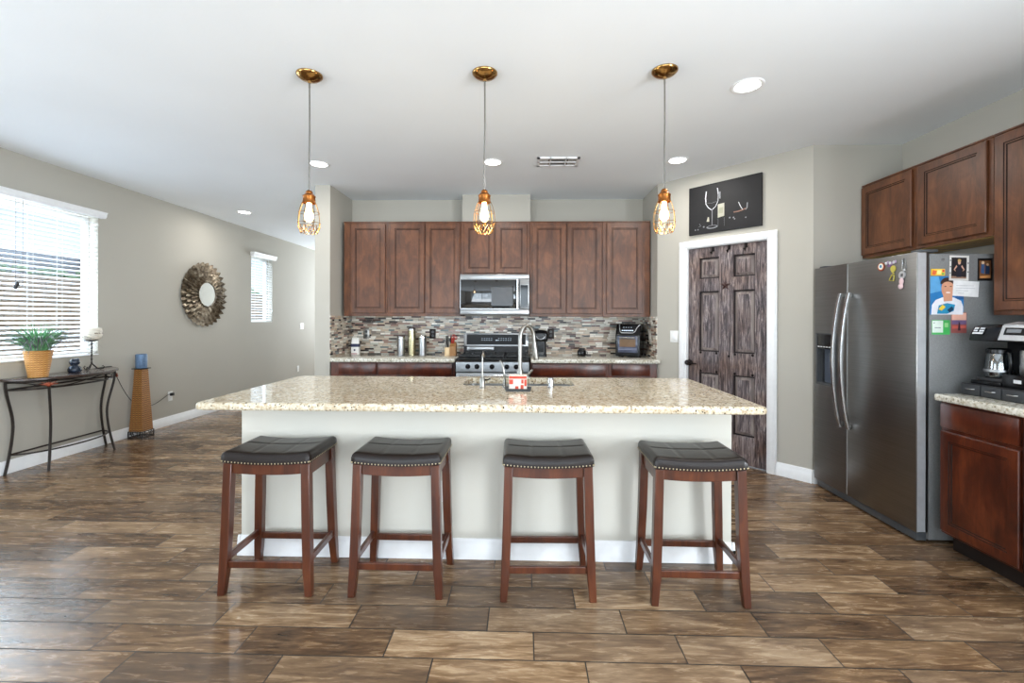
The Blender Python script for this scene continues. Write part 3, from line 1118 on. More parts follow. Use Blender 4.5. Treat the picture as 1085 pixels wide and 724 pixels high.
def upper(label, X0, X1, z0, doors):
    return cabinet('wall_cabinet', label, 'cabinet', (X0, YF), 0, X1 - X0, 5.459 - YF, z0, 2.44,
                   [(a - X0, b - X0, c, 2.413) for a, b, c in doors], group=gu, topedge=True)


upper('single door cherry wall cabinet at the left end of the back row', -2.045, -1.545, 1.37, [(-1.966, -1.568, 1.404)])
upper('two door cherry wall cabinet left of the microwave', -1.545, -0.713, 1.37, [(-1.512, -1.122, 1.404), (-1.112, -0.724, 1.404)])
upper('short two door cherry wall cabinet over the microwave', -0.713, 0.066, 1.835, [(-0.676, -0.333, 1.857), (-0.320, 0.034, 1.857)])
upper('two door cherry wall cabinet right of the microwave', 0.066, 0.880, 1.37, [(0.091, 0.472, 1.404), (0.482, 0.865, 1.404)])
upper('single door cherry wall cabinet at the right end of the back row', 0.880, 1.408, 1.37, [(0.925, 1.322, 1.404)])

gb = 'base cabinets under the back counter'


def base(label, X0, X1, drs, doors):
    return cabinet('base_cabinet', label, 'cabinet', (X0, 4.835), 0, X1 - X0, 5.45 - 4.835, 0.10, 0.874,
                   [(a - X0, b - X0, 0.13, 0.715) for a, b in doors], [(a - X0, b - X0, 0.742, 0.862) for a, b in drs], toe=True, group=gb, mat='cherry_deep')


base('narrow cherry base cabinet at the left end of the back counter', -2.080, -1.573, [(-1.990, -1.585)], [(-1.990, -1.585)])
base('wide cherry base cabinet left of the range', -1.573, -0.735, [(-1.560, -0.765)], [(-1.560, -1.168), (-1.158, -0.765)])
base('wide cherry base cabinet right of the range', 0.075, 0.903, [(0.092, 0.870)], [(0.092, 0.476), (0.486, 0.870)])
base('narrow cherry base cabinet at the right end of the back counter', 0.903, 1.410, [(0.936, 1.335)], [(0.936, 1.335)])

# counters
o = MB().box(-2.081, 4.80, 0.875, -0.737, 5.451, 0.915, bev=0.006).build('countertop', 'granite_light')
tag(solo(o), 'speckled granite countertop left of the range holding the canisters', 'countertop')
mb = MB().box(0.077, 4.80, 0.875, 1.411, 5.451, 0.915, bev=0.006)
mb.box(1.405, 4.80, 0.875, 1.436, 4.857, 0.915, bev=0.006)
o = mb.build('countertop', 'granite_light')
tag(solo(o), 'speckled granite countertop right of the range under the black air fryer', 'countertop')

mb = MB()
mb.box(-2.082, 5.452, 0.88, 1.412, 5.46, 1.372)
mb.box(-2.09, 4.832, 0.88, -2.082, 5.46, 1.372)
mb.box(1.412, 4.862, 0.88, 1.42, 5.46, 1.372)
mb.build('wall_backsplash', 'mosaic', kind='structure')
gp = 'dark plates on the mosaic backsplash'
plate('wall_outlet', 'dark metal outlet plate on the mosaic above the blue and white bag', 'outlet', (-1.91, 5.4525, 1.098), 0, w=0.074, h=0.122, mat='nickel', inner='grey_plastic')
plate('wall_outlet', 'bronze outlet plate on the mosaic between the canisters and the knife block', 'outlet', (-1.10, 5.4525, 1.100), 0, w=0.074, h=0.118, mat='orb', inner='grey_plastic')
plate('wall_outlet', 'bronze outlet plate on the mosaic behind the black coffee maker right of the range', 'outlet', (0.325, 5.4525, 1.105), 0, w=0.08, h=0.122, mat='orb', inner='grey_plastic')

# ------------------------------------------------------------ right hand run (facing -x)
RZR = -PI / 2
XU = 2.77
# local x = world -y, measured from the root


def rupper(label, y0, y1, z0, doors, under=None, mat='cherry'):
    return cabinet('wall_cabinet', label, 'cabinet', (XU, y0), RZR, y0 - y1, XR - 0.001 - XU, z0, 2.44,
                   [(y0 - a, y0 - b, c, 2.418) for a, b, c in doors], group='wall cabinets along the right wall', topedge=True, under=under)


rupper('small square cherry wall cabinet over the fridge, farthest from the camera', 3.783, 3.275, 1.845, [(3.772, 3.297, 1.868)], under='maple_raw')
rupper('wide cherry wall cabinet over the near half of the fridge', 3.275, 2.745, 1.845, [(3.243, 2.775, 1.868)], under='maple_raw')
rupper('tall cherry wall cabinet above the dual coffee maker at the right edge', 2.745, 2.10, 1.375, [(2.728, 2.120, 1.402)])

XB = 2.45
cabinet('base_cabinet', 'deep red cherry base cabinet beside the fridge under the coffee maker', 'cabinet', (XB, 2.722), RZR, 0.447, XR - XB - 0.001, 0.105, 0.874,
        [(2.722 - 2.710, 2.722 - 2.288, 0.122, 0.702)], [(2.722 - 2.710, 2.722 - 2.288, 0.724, 0.862)], toe=True, mat='cherry_deep')
dw = thing('dishwasher', 'black appliance front just visible at the right frame edge past the cherry cabinet', 'dishwasher', (2.75, 1.96, 0))
MB().box(XB, 1.67, 0.10, XR - 0.02, 2.270, 0.870).build('cabinet_box', 'black_matte', dw)
MB().box(XB - 0.022, 1.675, 0.115, XB - 0.001, 2.265, 0.760, bev=0.004).build('door', 'black', dw)
MB().box(XB - 0.022, 1.675, 0.765, XB - 0.001, 2.265, 0.862, bev=0.004).build('control_panel', 'black', dw)
MB().tube([(XB - 0.05, 1.74, 0.735), (XB - 0.05, 2.20, 0.735)], 0.009, 10).build('handle', 'black', dw)
MB().box(XB + 0.06, 1.68, 0.0, XB + 0.08, 2.26, 0.0995).build('toe_kick', 'toe', dw)
o = MB().box(2.405, 1.60, 0.875, XR - 0.001, 2.722, 0.915, bev=0.010, seg=3).build('countertop', 'granite_light')
tag(solo(o), 'pale speckled granite countertop beside the fridge', 'countertop')

# ============================================================ ISLAND
isl = thing('kitchen_island', 'long pale painted kitchen island behind the four bar stools', 'island', (-0.225, 2.9, 0))
MB().box(-1.60, 2.535, 0.0, 1.15, 2.62, 0.874).build('wall_panel', 'island_wall', isl)
MB().box(-1.585, 2.621, 0.10, 1.135, 3.24, 0.74).build('cabinet_box', 'cherry_deep', isl)
MB().box(-1.585, 2.70, 0.0, 1.135, 3.17, 0.0995).build('toe_kick', 'toe', isl)
for i in range(5):
    x0 = -1.575 + i * 0.54
    mb = panel_door(0, 0.52, 0.12, 0.72)
    mb.v = [Vector((x0 + 0.52 - v.x, 3.2405 - v.y, v.z)) for v in mb.v]
    mb.build('door', ['cherry_deep', 'cherry_glaze'], isl)
mb = MB()
for (xa, ya, xb, yb) in ((-1.6, 2.535, 1.15, 2.535), (1.15, 2.535, 1.15, 2.62), (-1.6, 2.62, -1.6, 2.535)):
    d = Vector((xb - xa, yb - ya, 0))
    ang = math.atan2(d.y, d.x)
    e0 = 0.016
    mb.X = Matrix.Translation((xa, ya, 0.0005)) @ Matrix.Rotation(ang, 4, 'Z')
    mb.prism([(-p[0], p[1]) for p in PROF], -e0, d.length + e0, 'YZ')
mb.build('baseboard', 'trim', isl)

# granite top with an opening for the sink
IX0, IX1, IY0, IY1 = -1.672, 1.203, 2.248, 3.345
HX0, HX1, HY0, HY1 = -0.395, 0.330, 2.905, 3.275


def rrect(x0, y0, x1, y1, r, k=6):
    out = []
    for cx, cy, a0 in ((x1 - r, y1 - r, 0), (x0 + r, y1 - r, PI / 2), (x0 + r, y0 + r, PI), (x1 - r, y0 + r, 1.5 * PI)):
        for i in range(k + 1):
            a = a0 + (PI / 2) * i / k
            out.append((cx + r * math.cos(a), cy + r * math.sin(a)))
    return out


mb = MB()
zt, zb = 0.915, 0.875
prof = [(0.0, zb + 0.010), (0.003, zb + 0.003), (0.010, zb)]
outer = []
ringsz = [(0.012, zb), (0.003, zb + 0.004), (0.0, zb + 0.012), (0.0, zt - 0.014), (0.004, zt - 0.004), (0.014, zt)]
for o_, z in ringsz:
    outer.append([(x, y, z) for x, y in rrect(IX0 + o_, IY0 + o_, IX1 - o_, IY1 - o_, 0.03)])
inner_top = [(x, y, zt) for x, y in rrect(HX0, HY0, HX1, HY1, 0.05)]
inner_bot = [(x, y, zb) for x, y in rrect(HX0, HY0, HX1, HY1, 0.05)]
loops = [inner_bot] + outer + [inner_top, inner_bot]
N = len(outer[0])
for a, b in zip(loops[:-1], loops[1:]):
    mb.add(a + b, [(i, (i + 1) % N, N + (i + 1) % N, N + i) for i in range(N)])
o = mb.build('island_countertop', 'granite')
tag(solo(o), 'long beige speckled granite slab topping the island with the sink cut into it', 'countertop')

# sink
sk = thing('kitchen_sink', 'double bowl stainless sink set under the island granite', 'sink', (-0.03, 3.09, 0.75))
for name_, (a, b) in (('basin', (HX0 - 0.004, -0.042)), ('basin', (-0.018, HX1 + 0.004))):
    mb = MB()
    L = []
    for o_, z in ((0.0, 0.872), (0.004, 0.80), (0.02, 0.757), (0.05, 0.750)):
        L.append([(x, y, z) for x, y in rrect(a + o_, HY0 - 0.004 + o_, b - o_, HY1 + 0.004 - o_, 0.055)])
    for o_, z in ((0.046, 0.748), (0.0, 0.760), (-0.002, 0.80), (-0.002, 0.872)):
        L.append([(x, y, z) for x, y in rrect(a + o_ - 0.001, HY0 - 0.005 + o_, b - o_ + 0.001, HY1 + 0.005 - o_, 0.056)])
    n_ = len(L[0])
    for q in range(len(L) - 1):
        if q == 3:
            continue
        mb.add(L[q] + L[q + 1], [(i, (i + 1) % n_, n_ + (i + 1) % n_, n_ + i) for i in range(n_)])
    mb.add(L[3], [tuple(range(n_))])
    mb.add(L[4], [tuple(reversed(range(n_)))])
    mb.add(L[0] + L[7], [(i, (i + 1) % n_, n_ + (i + 1) % n_, n_ + i) for i in range(n_)])
    mb.lathe([(0, 0.7525), (0.03, 0.7525), (0.042, 0.7512)], ((a + b) / 2, 3.09, 0), 20)
    mb.build(name_, 'steel', sk)
MB().box(-0.0415, HY0 + 0.01, 0.80, -0.0185, HY1 - 0.01, 0.868, bev=0.004).build('divider', 'steel', sk)

# faucets
fc = thing('kitchen_faucet', 'tall gooseneck pull-down faucet in the middle of the island', 'faucet', (-0.022, 2.815, 0.9155))
MB().lathe([(0, 0), (0.030, 0), (0.030, 0.006), (0.022, 0.012), (0.020, 0.10), (0.016, 0.115), (0, 0.115)], (-0.022, 2.815, 0.9155), 24).build('base', 'nickel', fc)
pts = [(-0.022, 2.815, 1.03), (-0.022, 2.815, 1.22)]
dx, dy = 0.086, 0.06
for i in range(1, 13):
    a = PI - PI * i / 12 * 1.0
    cx = 0.5 + 0.5 * math.cos(a)
    pts.append((-0.022 + dx * cx, 2.815 + dy * cx, 1.22 + 0.082 * math.sin(a)))
pts.append((-0.022 + dx * 1.04, 2.815 + dy * 1.04, 1.19))
MB().tube(pts, 0.0125, 14).build('gooseneck', 'nickel', fc)
ex, ey = -0.022 + dx * 1.04, 2.815 + dy * 1.04
MB().tube([(ex, ey, 1.20), (ex + 0.003, ey + 0.002, 1.17), (ex + 0.010, ey + 0.006, 1.10), (ex + 0.012, ey + 0.007, 1.085)], [0.0135, 0.015, 0.020, 0.018], 16).build('spray_head', 'nickel', fc)
MB().tube([(-0.002, 2.815, 0.99), (0.03, 2.812, 1.0), (0.055, 2.80, 1.03)], [0.011, 0.008, 0.006], 10).build('lever', 'nickel', fc)
ft = thing('filter_tap', 'thin upright drinking water tap on the island left of the gooseneck faucet', 'tap', (-0.255, 2.80, 0.9155))
MB().lathe([(0, 0), (0.020, 0), (0.020, 0.004), (0.0165, 0.008), (0.0165, 0.06), (0.010, 0.068), (0, 0.068)], (-0.255, 2.80, 0.9155), 20).build('base', 'nickel', ft)
pts = [(-0.255, 2.80, 0.98), (-0.255, 2.80, 1.10)]
for i in range(1, 10):
    a = PI - PI * i / 9
    pts.append((-0.255 + 0.004 * i / 9, 2.80 + 0.045 + 0.045 * math.cos(a), 1.10 + 0.035 * math.sin(a)))
MB().tube(pts, 0.0058, 10).build('spout', 'nickel', ft)
MB().tube([(-0.240, 2.80, 0.966), (-0.222, 2.798, 0.966), (-0.205, 2.796, 0.974)], [0.006, 0.005, 0.004], 8).build('lever', 'black', ft)
sd = thing('soap_dispenser', 'small slim curved soap pump behind the filter tap', 'soap dispenser', (-0.118, 2.835, 0.9155))
MB().lathe([(0, 0), (0.016, 0), (0.016, 0.01), (0.009, 0.016), (0.008, 0.05), (0, 0.05)], (-0.118, 2.835, 0.9155), 16).build('base', 'nickel', sd)
MB().tube([(-0.118, 2.835, 0.96), (-0.124, 2.835, 1.02), (-0.135, 2.84, 1.065), (-0.150, 2.85, 1.080)], [0.006, 0.006, 0.007, 0.005], 8).build('spout', 'nickel', sd)
ag = MB().lathe([(0, 0), (0.022, 0), (0.022, 0.003), (0.018, 0.006), (0.018, 0.056), (0.015, 0.061), (0, 0.062)], (0.170, 2.835, 0.9155), 24).build('air_gap_cap', 'chrome')
tag(solo(ag), 'short polished metal cylinder cap on the island right of the faucet', 'air gap cap')
tr = MB()
tr.prism(rrect(-0.108, 2.672, 0.042, 2.772, 0.02), 0.9155, 0.919, 'XY')
L1 = [(x, y, 0.919) for x, y in rrect(-0.106, 2.674, 0.040, 2.770, 0.02)]
L2 = [(x, y, 0.931) for x, y in rrect(-0.114, 2.666, 0.048, 2.778, 0.024)]
L3 = [(x, y, 0.931) for x, y in rrect(-0.110, 2.670, 0.044, 2.774, 0.022)]
L4 = [(x, y, 0.9195) for x, y in rrect(-0.102, 2.678, 0.036, 2.766, 0.018)]
for a, b in ((L1, L2), (L2, L3), (L3, L4)):
    n_ = len(a)
    tr.add(a + b, [(i, (i + 1) % n_, n_ + (i + 1) % n_, n_ + i) for i in range(n_)])
o = tr.build('sink_tray', 'grey_plastic')
tag(solo(o), 'small grey tray on the island holding the red and white caddy', 'tray')
cd = thing('sponge_caddy', 'red and white printed caddy standing in the grey tray by the faucet', 'caddy', (-0.033, 2.722, 0.920))
MB().prism(rrect(-0.088, 2.690, 0.020, 2.752, 0.012), 0.920, 1.008, 'XY').build('box', flat('caddy_white', (226, 214, 202)), cd)
mb = MB()
for (a, b, c, d_) in ((-0.086, 0.988, 0.018, 1.004), (-0.086, 0.955, -0.062, 0.984), (-0.014, 0.960, 0.0, 0.984), (0.004, 0.944, 0.018, 0.984), (-0.050, 0.928, -0.030, 0.944), (-0.018, 0.924, 0.0, 0.952)):
    mb.box(a, 2.6885, b, c, 2.6905, d_)
mb.build('printed_pattern', flat('caddy_red', (186, 66, 46)), cd)

# ============================================================ RANGE AND MICROWAVE
rg = thing('gas_range', 'stainless gas range with black grates between the two back counters', 'range', (-0.33, 5.1, 0))
RX0, RX1 = -0.715, 0.057
MB().box(RX0, 4.80, 0.03, RX1, 5.44, 0.905).build('oven_body', 'steel_side', rg)
MB().box(RX0 + 0.02, 4.86, 0.0, RX1 - 0.02, 5.40, 0.0295).build('plinth', 'toe', rg)
dr = MB().box(RX0 + 0.004, 4.755, 0.215, RX1 - 0.004, 4.799, 0.770, bev=0.006).build('oven_door', 'steel', rg)
MB().box(RX0 + 0.12, 4.752, 0.34, RX1 - 0.12, 4.7555, 0.64).build('window', 'black_glass', dr)
mb = MB().tube([(RX0 + 0.04, 4.715, 0.745), (RX1 - 0.04, 4.715, 0.745)], 0.012, 12)
for x in (RX0 + 0.07, RX1 - 0.07):
    mb.tube([(x, 4.757, 0.745), (x, 4.715, 0.745)], 0.008, 8)
mb.build('handle', 'handle', dr)
MB().box(RX0 + 0.004, 4.760, 0.04, RX1 - 0.004, 4.799, 0.205, bev=0.006).build('drawer', 'steel', rg)
mb = MB()
mb.prism([(4.760, 0.785), (4.799, 0.785), (4.85, 0.905), (4.80, 0.905), (4.765, 0.885)], RX0, RX1, 'YZ')
pn = mb.build('control_panel', 'steel', rg)
for x in (-0.588, -0.492, -0.333, -0.177, -0.078):
    mb = MB()
    mb.lathe([(0.026, 0), (0.027, 0.004), (0.024, 0.008), (0.022, 0.024), (0.019, 0.028), (0, 0.028)], (x, 4.7635, 0.838), 18, axis='Y')
    mb.box(x - 0.004, 4.728, 0.826, x + 0.004, 4.736, 0.850, bev=0.001)
    mb.build('knob', 'black', rg)
MB().box(RX0 + 0.002, 4.83, 0.9055, RX1 - 0.002, 5.375, 0.918, bev=0.003).build('cooktop', 'cast_iron', rg)
for cx in (RX0 + 0.135, (RX0 + RX1) / 2, RX1 - 0.135):
    w_ = 0.120
    mb = MB()
    for y in (4.862, 5.345):
        mb.box(cx - w_, y - 0.007, 0.930, cx + w_, y + 0.007, 0.950, bev=0.002)
    for x in (cx - w_ + 0.007, cx + w_ - 0.007):
        mb.box(x - 0.007, 4.862, 0.930, x + 0.007, 5.345, 0.950, bev=0.002)
    for y in (4.98, 5.22):
        mb.box(cx - w_, y - 0.006, 0.934, cx + w_, y + 0.006, 0.952, bev=0.002)
        mb.box(cx - 0.006, y - 0.09, 0.934, cx + 0.006, y + 0.09, 0.952, bev=0.002)
        mb.lathe([(0, 0.932), (0.03, 0.932), (0.036, 0.924), (0.045, 0.9185)], (cx, y, 0), 20)
    for x in (cx - w_ + 0.007, cx + w_ - 0.007):
        for y in (4.866, 5.341):
            mb.box(x - 0.006, y - 0.006, 0.9185, x + 0.006, y + 0.006, 0.932)
    mb.build('burner_grate', 'cast_iron', rg)
bk = MB().box(RX0 + 0.002, 5.385, 0.906, RX1 - 0.002, 5.445, 1.172, bev=0.005).build('backguard', 'steel', rg)
MB().box(RX0 + 0.035, 5.381, 1.035, RX1 - 0.035, 5.3855, 1.158, bev=0.001, seg=1).build('display_glass', 'display_black', bk)
MB().box(RX0 + 0.002, 5.379, 0.92, RX1 - 0.002, 5.3845, 1.018).build('lower_trim', 'black_matte', bk)
mb = MB()
for i in range(11):
    x = -0.50 + i * 0.028 + (0.06 if i > 4 else 0)
    for j in range(2):
        mb.box(x, 5.380, 1.085 + j * 0.022, x + 0.010, 5.3815, 1.089 + j * 0.022)
mb.box(-0.335, 5.380, 1.084, -0.305, 5.3815, 1.090)
mb.build('display_marks', 'display', bk)
mb = MB().box(-0.672, 5.350, 0.965, -0.352, 5.374, 1.010, bev=0.004)
for x in (-0.655, -0.369):
    mb.lathe([(0.0, 0.0), (0.016, 0.0), (0.016, 0.006), (0, 0.007)], (x, 5.351, 0.988), 14, axis='Y')
mb.build('vent_strip', 'steel', rg)

mw = thing('microwave', 'stainless over-the-range microwave mounted under the short cabinet', 'microwave', (-0.322, 5.2, 1.385))
MX0, MX1 = -0.704, 0.058
MB().box(MX0, 5.02, 1.388, MX1, 5.451, 1.8335).build('housing', 'black_matte', mw)
MB().box(MX0, 4.985, 1.785, MX1, 5.019, 1.8335, bev=0.004).build('vent_grille', 'steel', mw)
MB().box(MX0, 4.985, 1.388, MX1, 5.019, 1.445, bev=0.004).build('bottom_trim', 'steel', mw)
dr = MB().box(MX0, 4.980, 1.447, -0.052, 5.019, 1.783, bev=0.004).build('door', 'mw_glass', mw)
mb = MB()
mb.box(MX0, 4.976, 1.447, MX0 + 0.006, 4.9805, 1.783)
mb.box(MX0, 4.976, 1.776, -0.052, 4.9805, 1.783)
mb.box(MX0, 4.976, 1.447, -0.052, 4.9805, 1.457)
mb.build('door_trim', 'steel', dr)
mb = MB()
mb.box(-0.36, 4.977, 1.480, -0.115, 4.9805, 1.492)
mb.box(-0.36, 4.977, 1.690, -0.115, 4.9805, 1.702)
mb.box(-0.127, 4.977, 1.480, -0.115, 4.9805, 1.702)
mb.build('window_border', 'black', dr)
MB().box(-0.358, 4.9785, 1.492, -0.128, 4.9802, 1.690).build('window', flat('mw_window', (58, 59, 62), 0.25), dr)
mb = MB().tube([(-0.068, 4.945, 1.455), (-0.068, 4.945, 1.775)], 0.013, 14)
for z in (1.475, 1.755):
    mb.tube([(-0.068, 4.945, z), (-0.068, 4.981, z)], 0.008, 8)
mb.build('handle', 'chrome', mw)
MB().box(-0.049, 4.980, 1.447, MX1, 5.019, 1.783, bev=0.004).build('control_panel', 'steel', mw)
MB().box(-0.036, 4.977, 1.475, 0.046, 4.9805, 1.715, bev=0.001, seg=1).build('keypad', 'black_glass', mw)

# ============================================================ FRIDGE
fr = thing('refrigerator', 'side-by-side graphite steel refrigerator with ice dispenser', 'refrigerator', (2.7, 3.26, 0))
FX = 2.36
MB().box(2.437, 2.787, 0.02, 3.085, 3.733, 1.745, bev=0.006).build('cabinet_box', 'steel_side', fr)
z0, z1 = 0.066, 1.756
ld = MB()
DY0, DY1, DZ0, DZ1 = 3.490, 3.705, 0.838, 1.235
ld.box(FX, 3.374, z0, 2.432, DY0, z1)
ld.box(FX, DY1, z0, 2.432, 3.736, z1)
ld.box(FX, DY0, z0, 2.432, DY1, DZ0)
ld.box(FX, DY0, DZ1, 2.432, DY1, z1)
ld.box(FX + 0.058, DY0, DZ0, 2.432, DY1, DZ1)
ldo = ld.build('freezer_door', 'steel_dark', fr)
rdo = MB().box(FX, 2.785, z0, 2.432, 3.366, z1, bev=0.004).build('fridge_door', 'steel_dark', fr)
MB().box(FX + 0.006, 2.7835, z0 + 0.005, 2.414, 2.7865, z1 - 0.006).build('door_edge', 'silver_plastic', rdo)
MB().box(FX + 0.004, 3.3655, z0 + 0.005, 2.43, 3.3745, z1 - 0.004).build('door_gasket', 'silver_plastic', rdo)
dp = MB()
dp.box(FX - 0.004, DY0, 1.115, FX + 0.057, DY1, DZ1, bev=0.003)
dpo = dp.build('dispenser_panel', 'black', ldo)
mb = MB()
for y0_, y1_, a, b in ((DY0 - 0.006, DY0 + 0.006, DZ0 - 0.006, DZ1 + 0.004), (DY1 - 0.006, DY1 + 0.006, DZ0 - 0.006, DZ1 + 0.004)):
    mb.box(FX - 0.006, y0_, a, FX + 0.03, y1_, b)
mb.box(FX - 0.006, DY0, DZ0 - 0.006, FX + 0.05, DY1, DZ0 + 0.010)
mb.box(FX - 0.006, DY0, DZ1 - 0.004, FX + 0.02, DY1, DZ1 + 0.004)
mb.build('dispenser_frame', 'grey_plastic', ldo)
mb = MB()
mb.box(FX + 0.054, DY0 + 0.006, DZ0 + 0.010, FX + 0.0578, DY1 - 0.006, 1.114)
mb.box(FX + 0.03, 3.575, 0.93, FX + 0.048, 3.62, 1.08, bev=0.003)
mb.build('dispenser_recess', flat('recess_blue_grey', (74, 82, 96), 0.35), ldo)
mb = MB()
for i in range(6):
    mb.box(FX - 0.0055, 3.51 + i * 0.032, 1.128, FX - 0.0042, 3.53 + i * 0.032, 1.136)
mb.build('dispenser_keys', 'key_white', ldo)
for y, par in ((3.412, ldo), (3.325, rdo)):
    pts = []
    for i in range(17):
        t = i / 16
        pts.append((FX - 0.018 - 0.058 * math.sin(PI * t) ** 0.8, y, 0.555 + 0.985 * t))
    mb = MB()
    vs, fs = [], []
    for i, p in enumerate(pts):
        hw = 0.015
        dn = 0.010
        vs += [(p[0] - dn, p[1] - hw * 0.7, p[2]), (p[0] - dn, p[1] + hw * 0.7, p[2]), (p[0], p[1] + hw, p[2]), (p[0] + dn, p[1] + hw * 0.7, p[2]), (p[0] + dn, p[1] - hw * 0.7, p[2]), (p[0], p[1] - hw, p[2])]
        if i:
            for k in range(6):
                l = (k + 1) % 6
                fs.append(((i - 1) * 6 + k, (i - 1) * 6 + l, i * 6 + l, i * 6 + k))
    fs += [(5, 4, 3, 2, 1, 0), tuple(range(len(vs) - 6, len(vs)))]
    mb.add(vs, fs)
    for z in (0.575, 1.52):
        mb.box(FX - 0.026, y - 0.012, z - 0.016, FX - 0.0005, y + 0.012, z + 0.016, bev=0.003)
    mb.build('handle', 'handle', par, sharp=50)
MB().box(2.375, 2.80, 0.012, 2.436, 3.72, 0.060, bev=0.003).build('bottom_grille', 'grey_plastic', fr)
mb = MB()
for y in (2.83, 3.69):
    mb.box(2.385, y - 0.03, 1.757, 2.50, y + 0.03, 1.772, bev=0.004)
mb.build('hinge_cover', 'grey_plastic', fr)
mb = MB()
for y in (2.86, 3.66):
    for x in (2.46, 3.0):
        mb.lathe([(0, 0), (0.02, 0), (0.02, 0.021), (0, 0.021)], (x, y, 0), 10)
mb.build('foot', 'black_matte', fr)


# --- magnets and photos
def card(name, label, cat, x0, x1, z0, z1, basec, shapes, tilt=0.0, y=2.7865, th=0.0012, mats=None):
    """flat picture on the side of the fridge; shapes: (colour, polygon in 0..1 picture coordinates)"""
    cx, cz = (x0 + x1) / 2, (z0 + z1) / 2
    mb = MB(Matrix.Translation((cx, y, cz)) @ Matrix.Rotation(tilt, 4, 'Y') @ Matrix.Translation((-cx, -y, -cz)))
    cols = [basec]
    mb.box(x0, y - th, z0, x1, y, z1, slot=0)
    for i, (c, poly) in enumerate(shapes):
        if c not in cols:
            cols.append(c)
        yy = y - th - 0.00012 * (i + 1)
        mb.add([(x0 + u * (x1 - x0), yy, z0 + v * (z1 - z0)) for u, v in poly], [tuple(range(len(poly)))], cols.index(c))
    o = mb.build(name, [flat('%d_%d_%d' % c, c, 0.35) for c in cols])
    return tag(solo(o), label, cat)


def ell(cx, cy, rx, ry, n=20, a0=0.0, a1=2 * PI):
    return [(cx + rx * math.cos(a0 + (a1 - a0) * i / n), cy + ry * math.sin(a0 + (a1 - a0) * i / n)) for i in range(n + (0 if abs(a1 - a0 - 2 * PI) < 1e-6 else 1))]


BL, SK, HR, WH, DK = (38, 116, 176), (206, 150, 122), (58, 36, 28), (226, 226, 232), (30, 28, 32)
card('photo_print', 'large photo of a person in a white shirt on blue, on the fridge side', 'photo', 2.440, 2.636, 1.378, 1.608, BL, [
    ((92, 158, 206), [(0, 0.55), (0.35, 0.62), (0.25, 1), (0, 1)]),
    ((22, 84, 140), [(0.75, 0.4), (1, 0.4), (1, 0.9), (0.8, 0.95)]),
    (WH, [(0.03, 0), (0.05, 0.25), (0.16, 0.38), (0.36, 0.45), (0.70, 0.45), (0.92, 0.36), (0.98, 0.22), (0.98, 0)]),
    (SK, [(0.40, 0.34), (0.66, 0.36), (0.66, 0.56), (0.38, 0.56)]),
    (SK, ell(0.52, 0.68, 0.19, 0.25)),
    (HR, ell(0.50, 0.80, 0.20, 0.17, 16, 0.0, PI)),
    (SK, ell(0.52, 0.77, 0.16, 0.09)),
    (HR, ell(0.45, 0.735, 0.035, 0.012)), (HR, ell(0.61, 0.735, 0.035, 0.012)),
    ((236, 216, 208), ell(0.53, 0.575, 0.07, 0.022)),
    ((40, 140, 180), [(0.2, 0.02), (0.25, 0.24), (0.5, 0.30), (0.74, 0.26), (0.70, 0.1), (0.5, 0.02)]),
    ((226, 196, 60), [(0.24, 0.14), (0.36, 0.26), (0.46, 0.2), (0.34, 0.1)]),
    ((20, 60, 90), [(0.5, 0.12), (0.64, 0.22), (0.7, 0.14), (0.58, 0.05)]),
], y=2.7865)
card('photo_print', 'photo of a woman in a dark dress in a white border, on the fridge side', 'photo', 2.548, 2.662, 1.582, 1.732, (214, 212, 208), [
    (DK, [(0.10, 0.08), (0.88, 0.08), (0.88, 0.92), (0.10, 0.92)]),
    ((150, 120, 100), [(0.10, 0.08), (0.88, 0.08), (0.88, 0.14), (0.10, 0.18)]),
    ((26, 30, 44), [(0.36, 0.14), (0.62, 0.14), (0.60, 0.45), (0.64, 0.62), (0.38, 0.62), (0.40, 0.42)]),
    ((214, 166, 142), [(0.36, 0.62), (0.22, 0.44), (0.30, 0.38), (0.34, 0.36), (0.28, 0.44), (0.40, 0.55)]),
    ((214, 166, 142), [(0.64, 0.62), (0.78, 0.44), (0.70, 0.38), (0.66, 0.36), (0.72, 0.44), (0.60, 0.55)]),
    ((214, 166, 142), ell(0.50, 0.73, 0.075, 0.09)),
    ((196, 166, 110), ell(0.50, 0.80, 0.09, 0.06)),
    (DK, ell(0.04, 0.8, 0.03, 0.03, 8)), (DK, ell(0.05, 0.55, 0.03, 0.03, 8)), (DK, ell(0.04, 0.3, 0.03, 0.03, 8)), (DK, ell(0.95, 0.7, 0.03, 0.03, 8)), (DK, ell(0.95, 0.35, 0.03, 0.03, 8)),
], tilt=0.02, y=2.7825)
card('paper_note', 'white handwritten note tucked under the woman photo', 'note', 2.572, 2.722, 1.487, 1.580, (230, 230, 230), [
    ((150, 152, 160), [(0.12, 0.66), (0.80, 0.70), (0.80, 0.72), (0.12, 0.68)]),
    ((150, 152, 160), [(0.10, 0.50), (0.86, 0.54), (0.86, 0.56), (0.10, 0.52)]),
    ((150, 152, 160), [(0.12, 0.34), (0.60, 0.36), (0.60, 0.38), (0.12, 0.36)]),
    ((150, 152, 160), [(0.20, 0.18), (0.44, 0.19), (0.44, 0.21), (0.20, 0.20)]),
], tilt=0.06, y=2.7845)
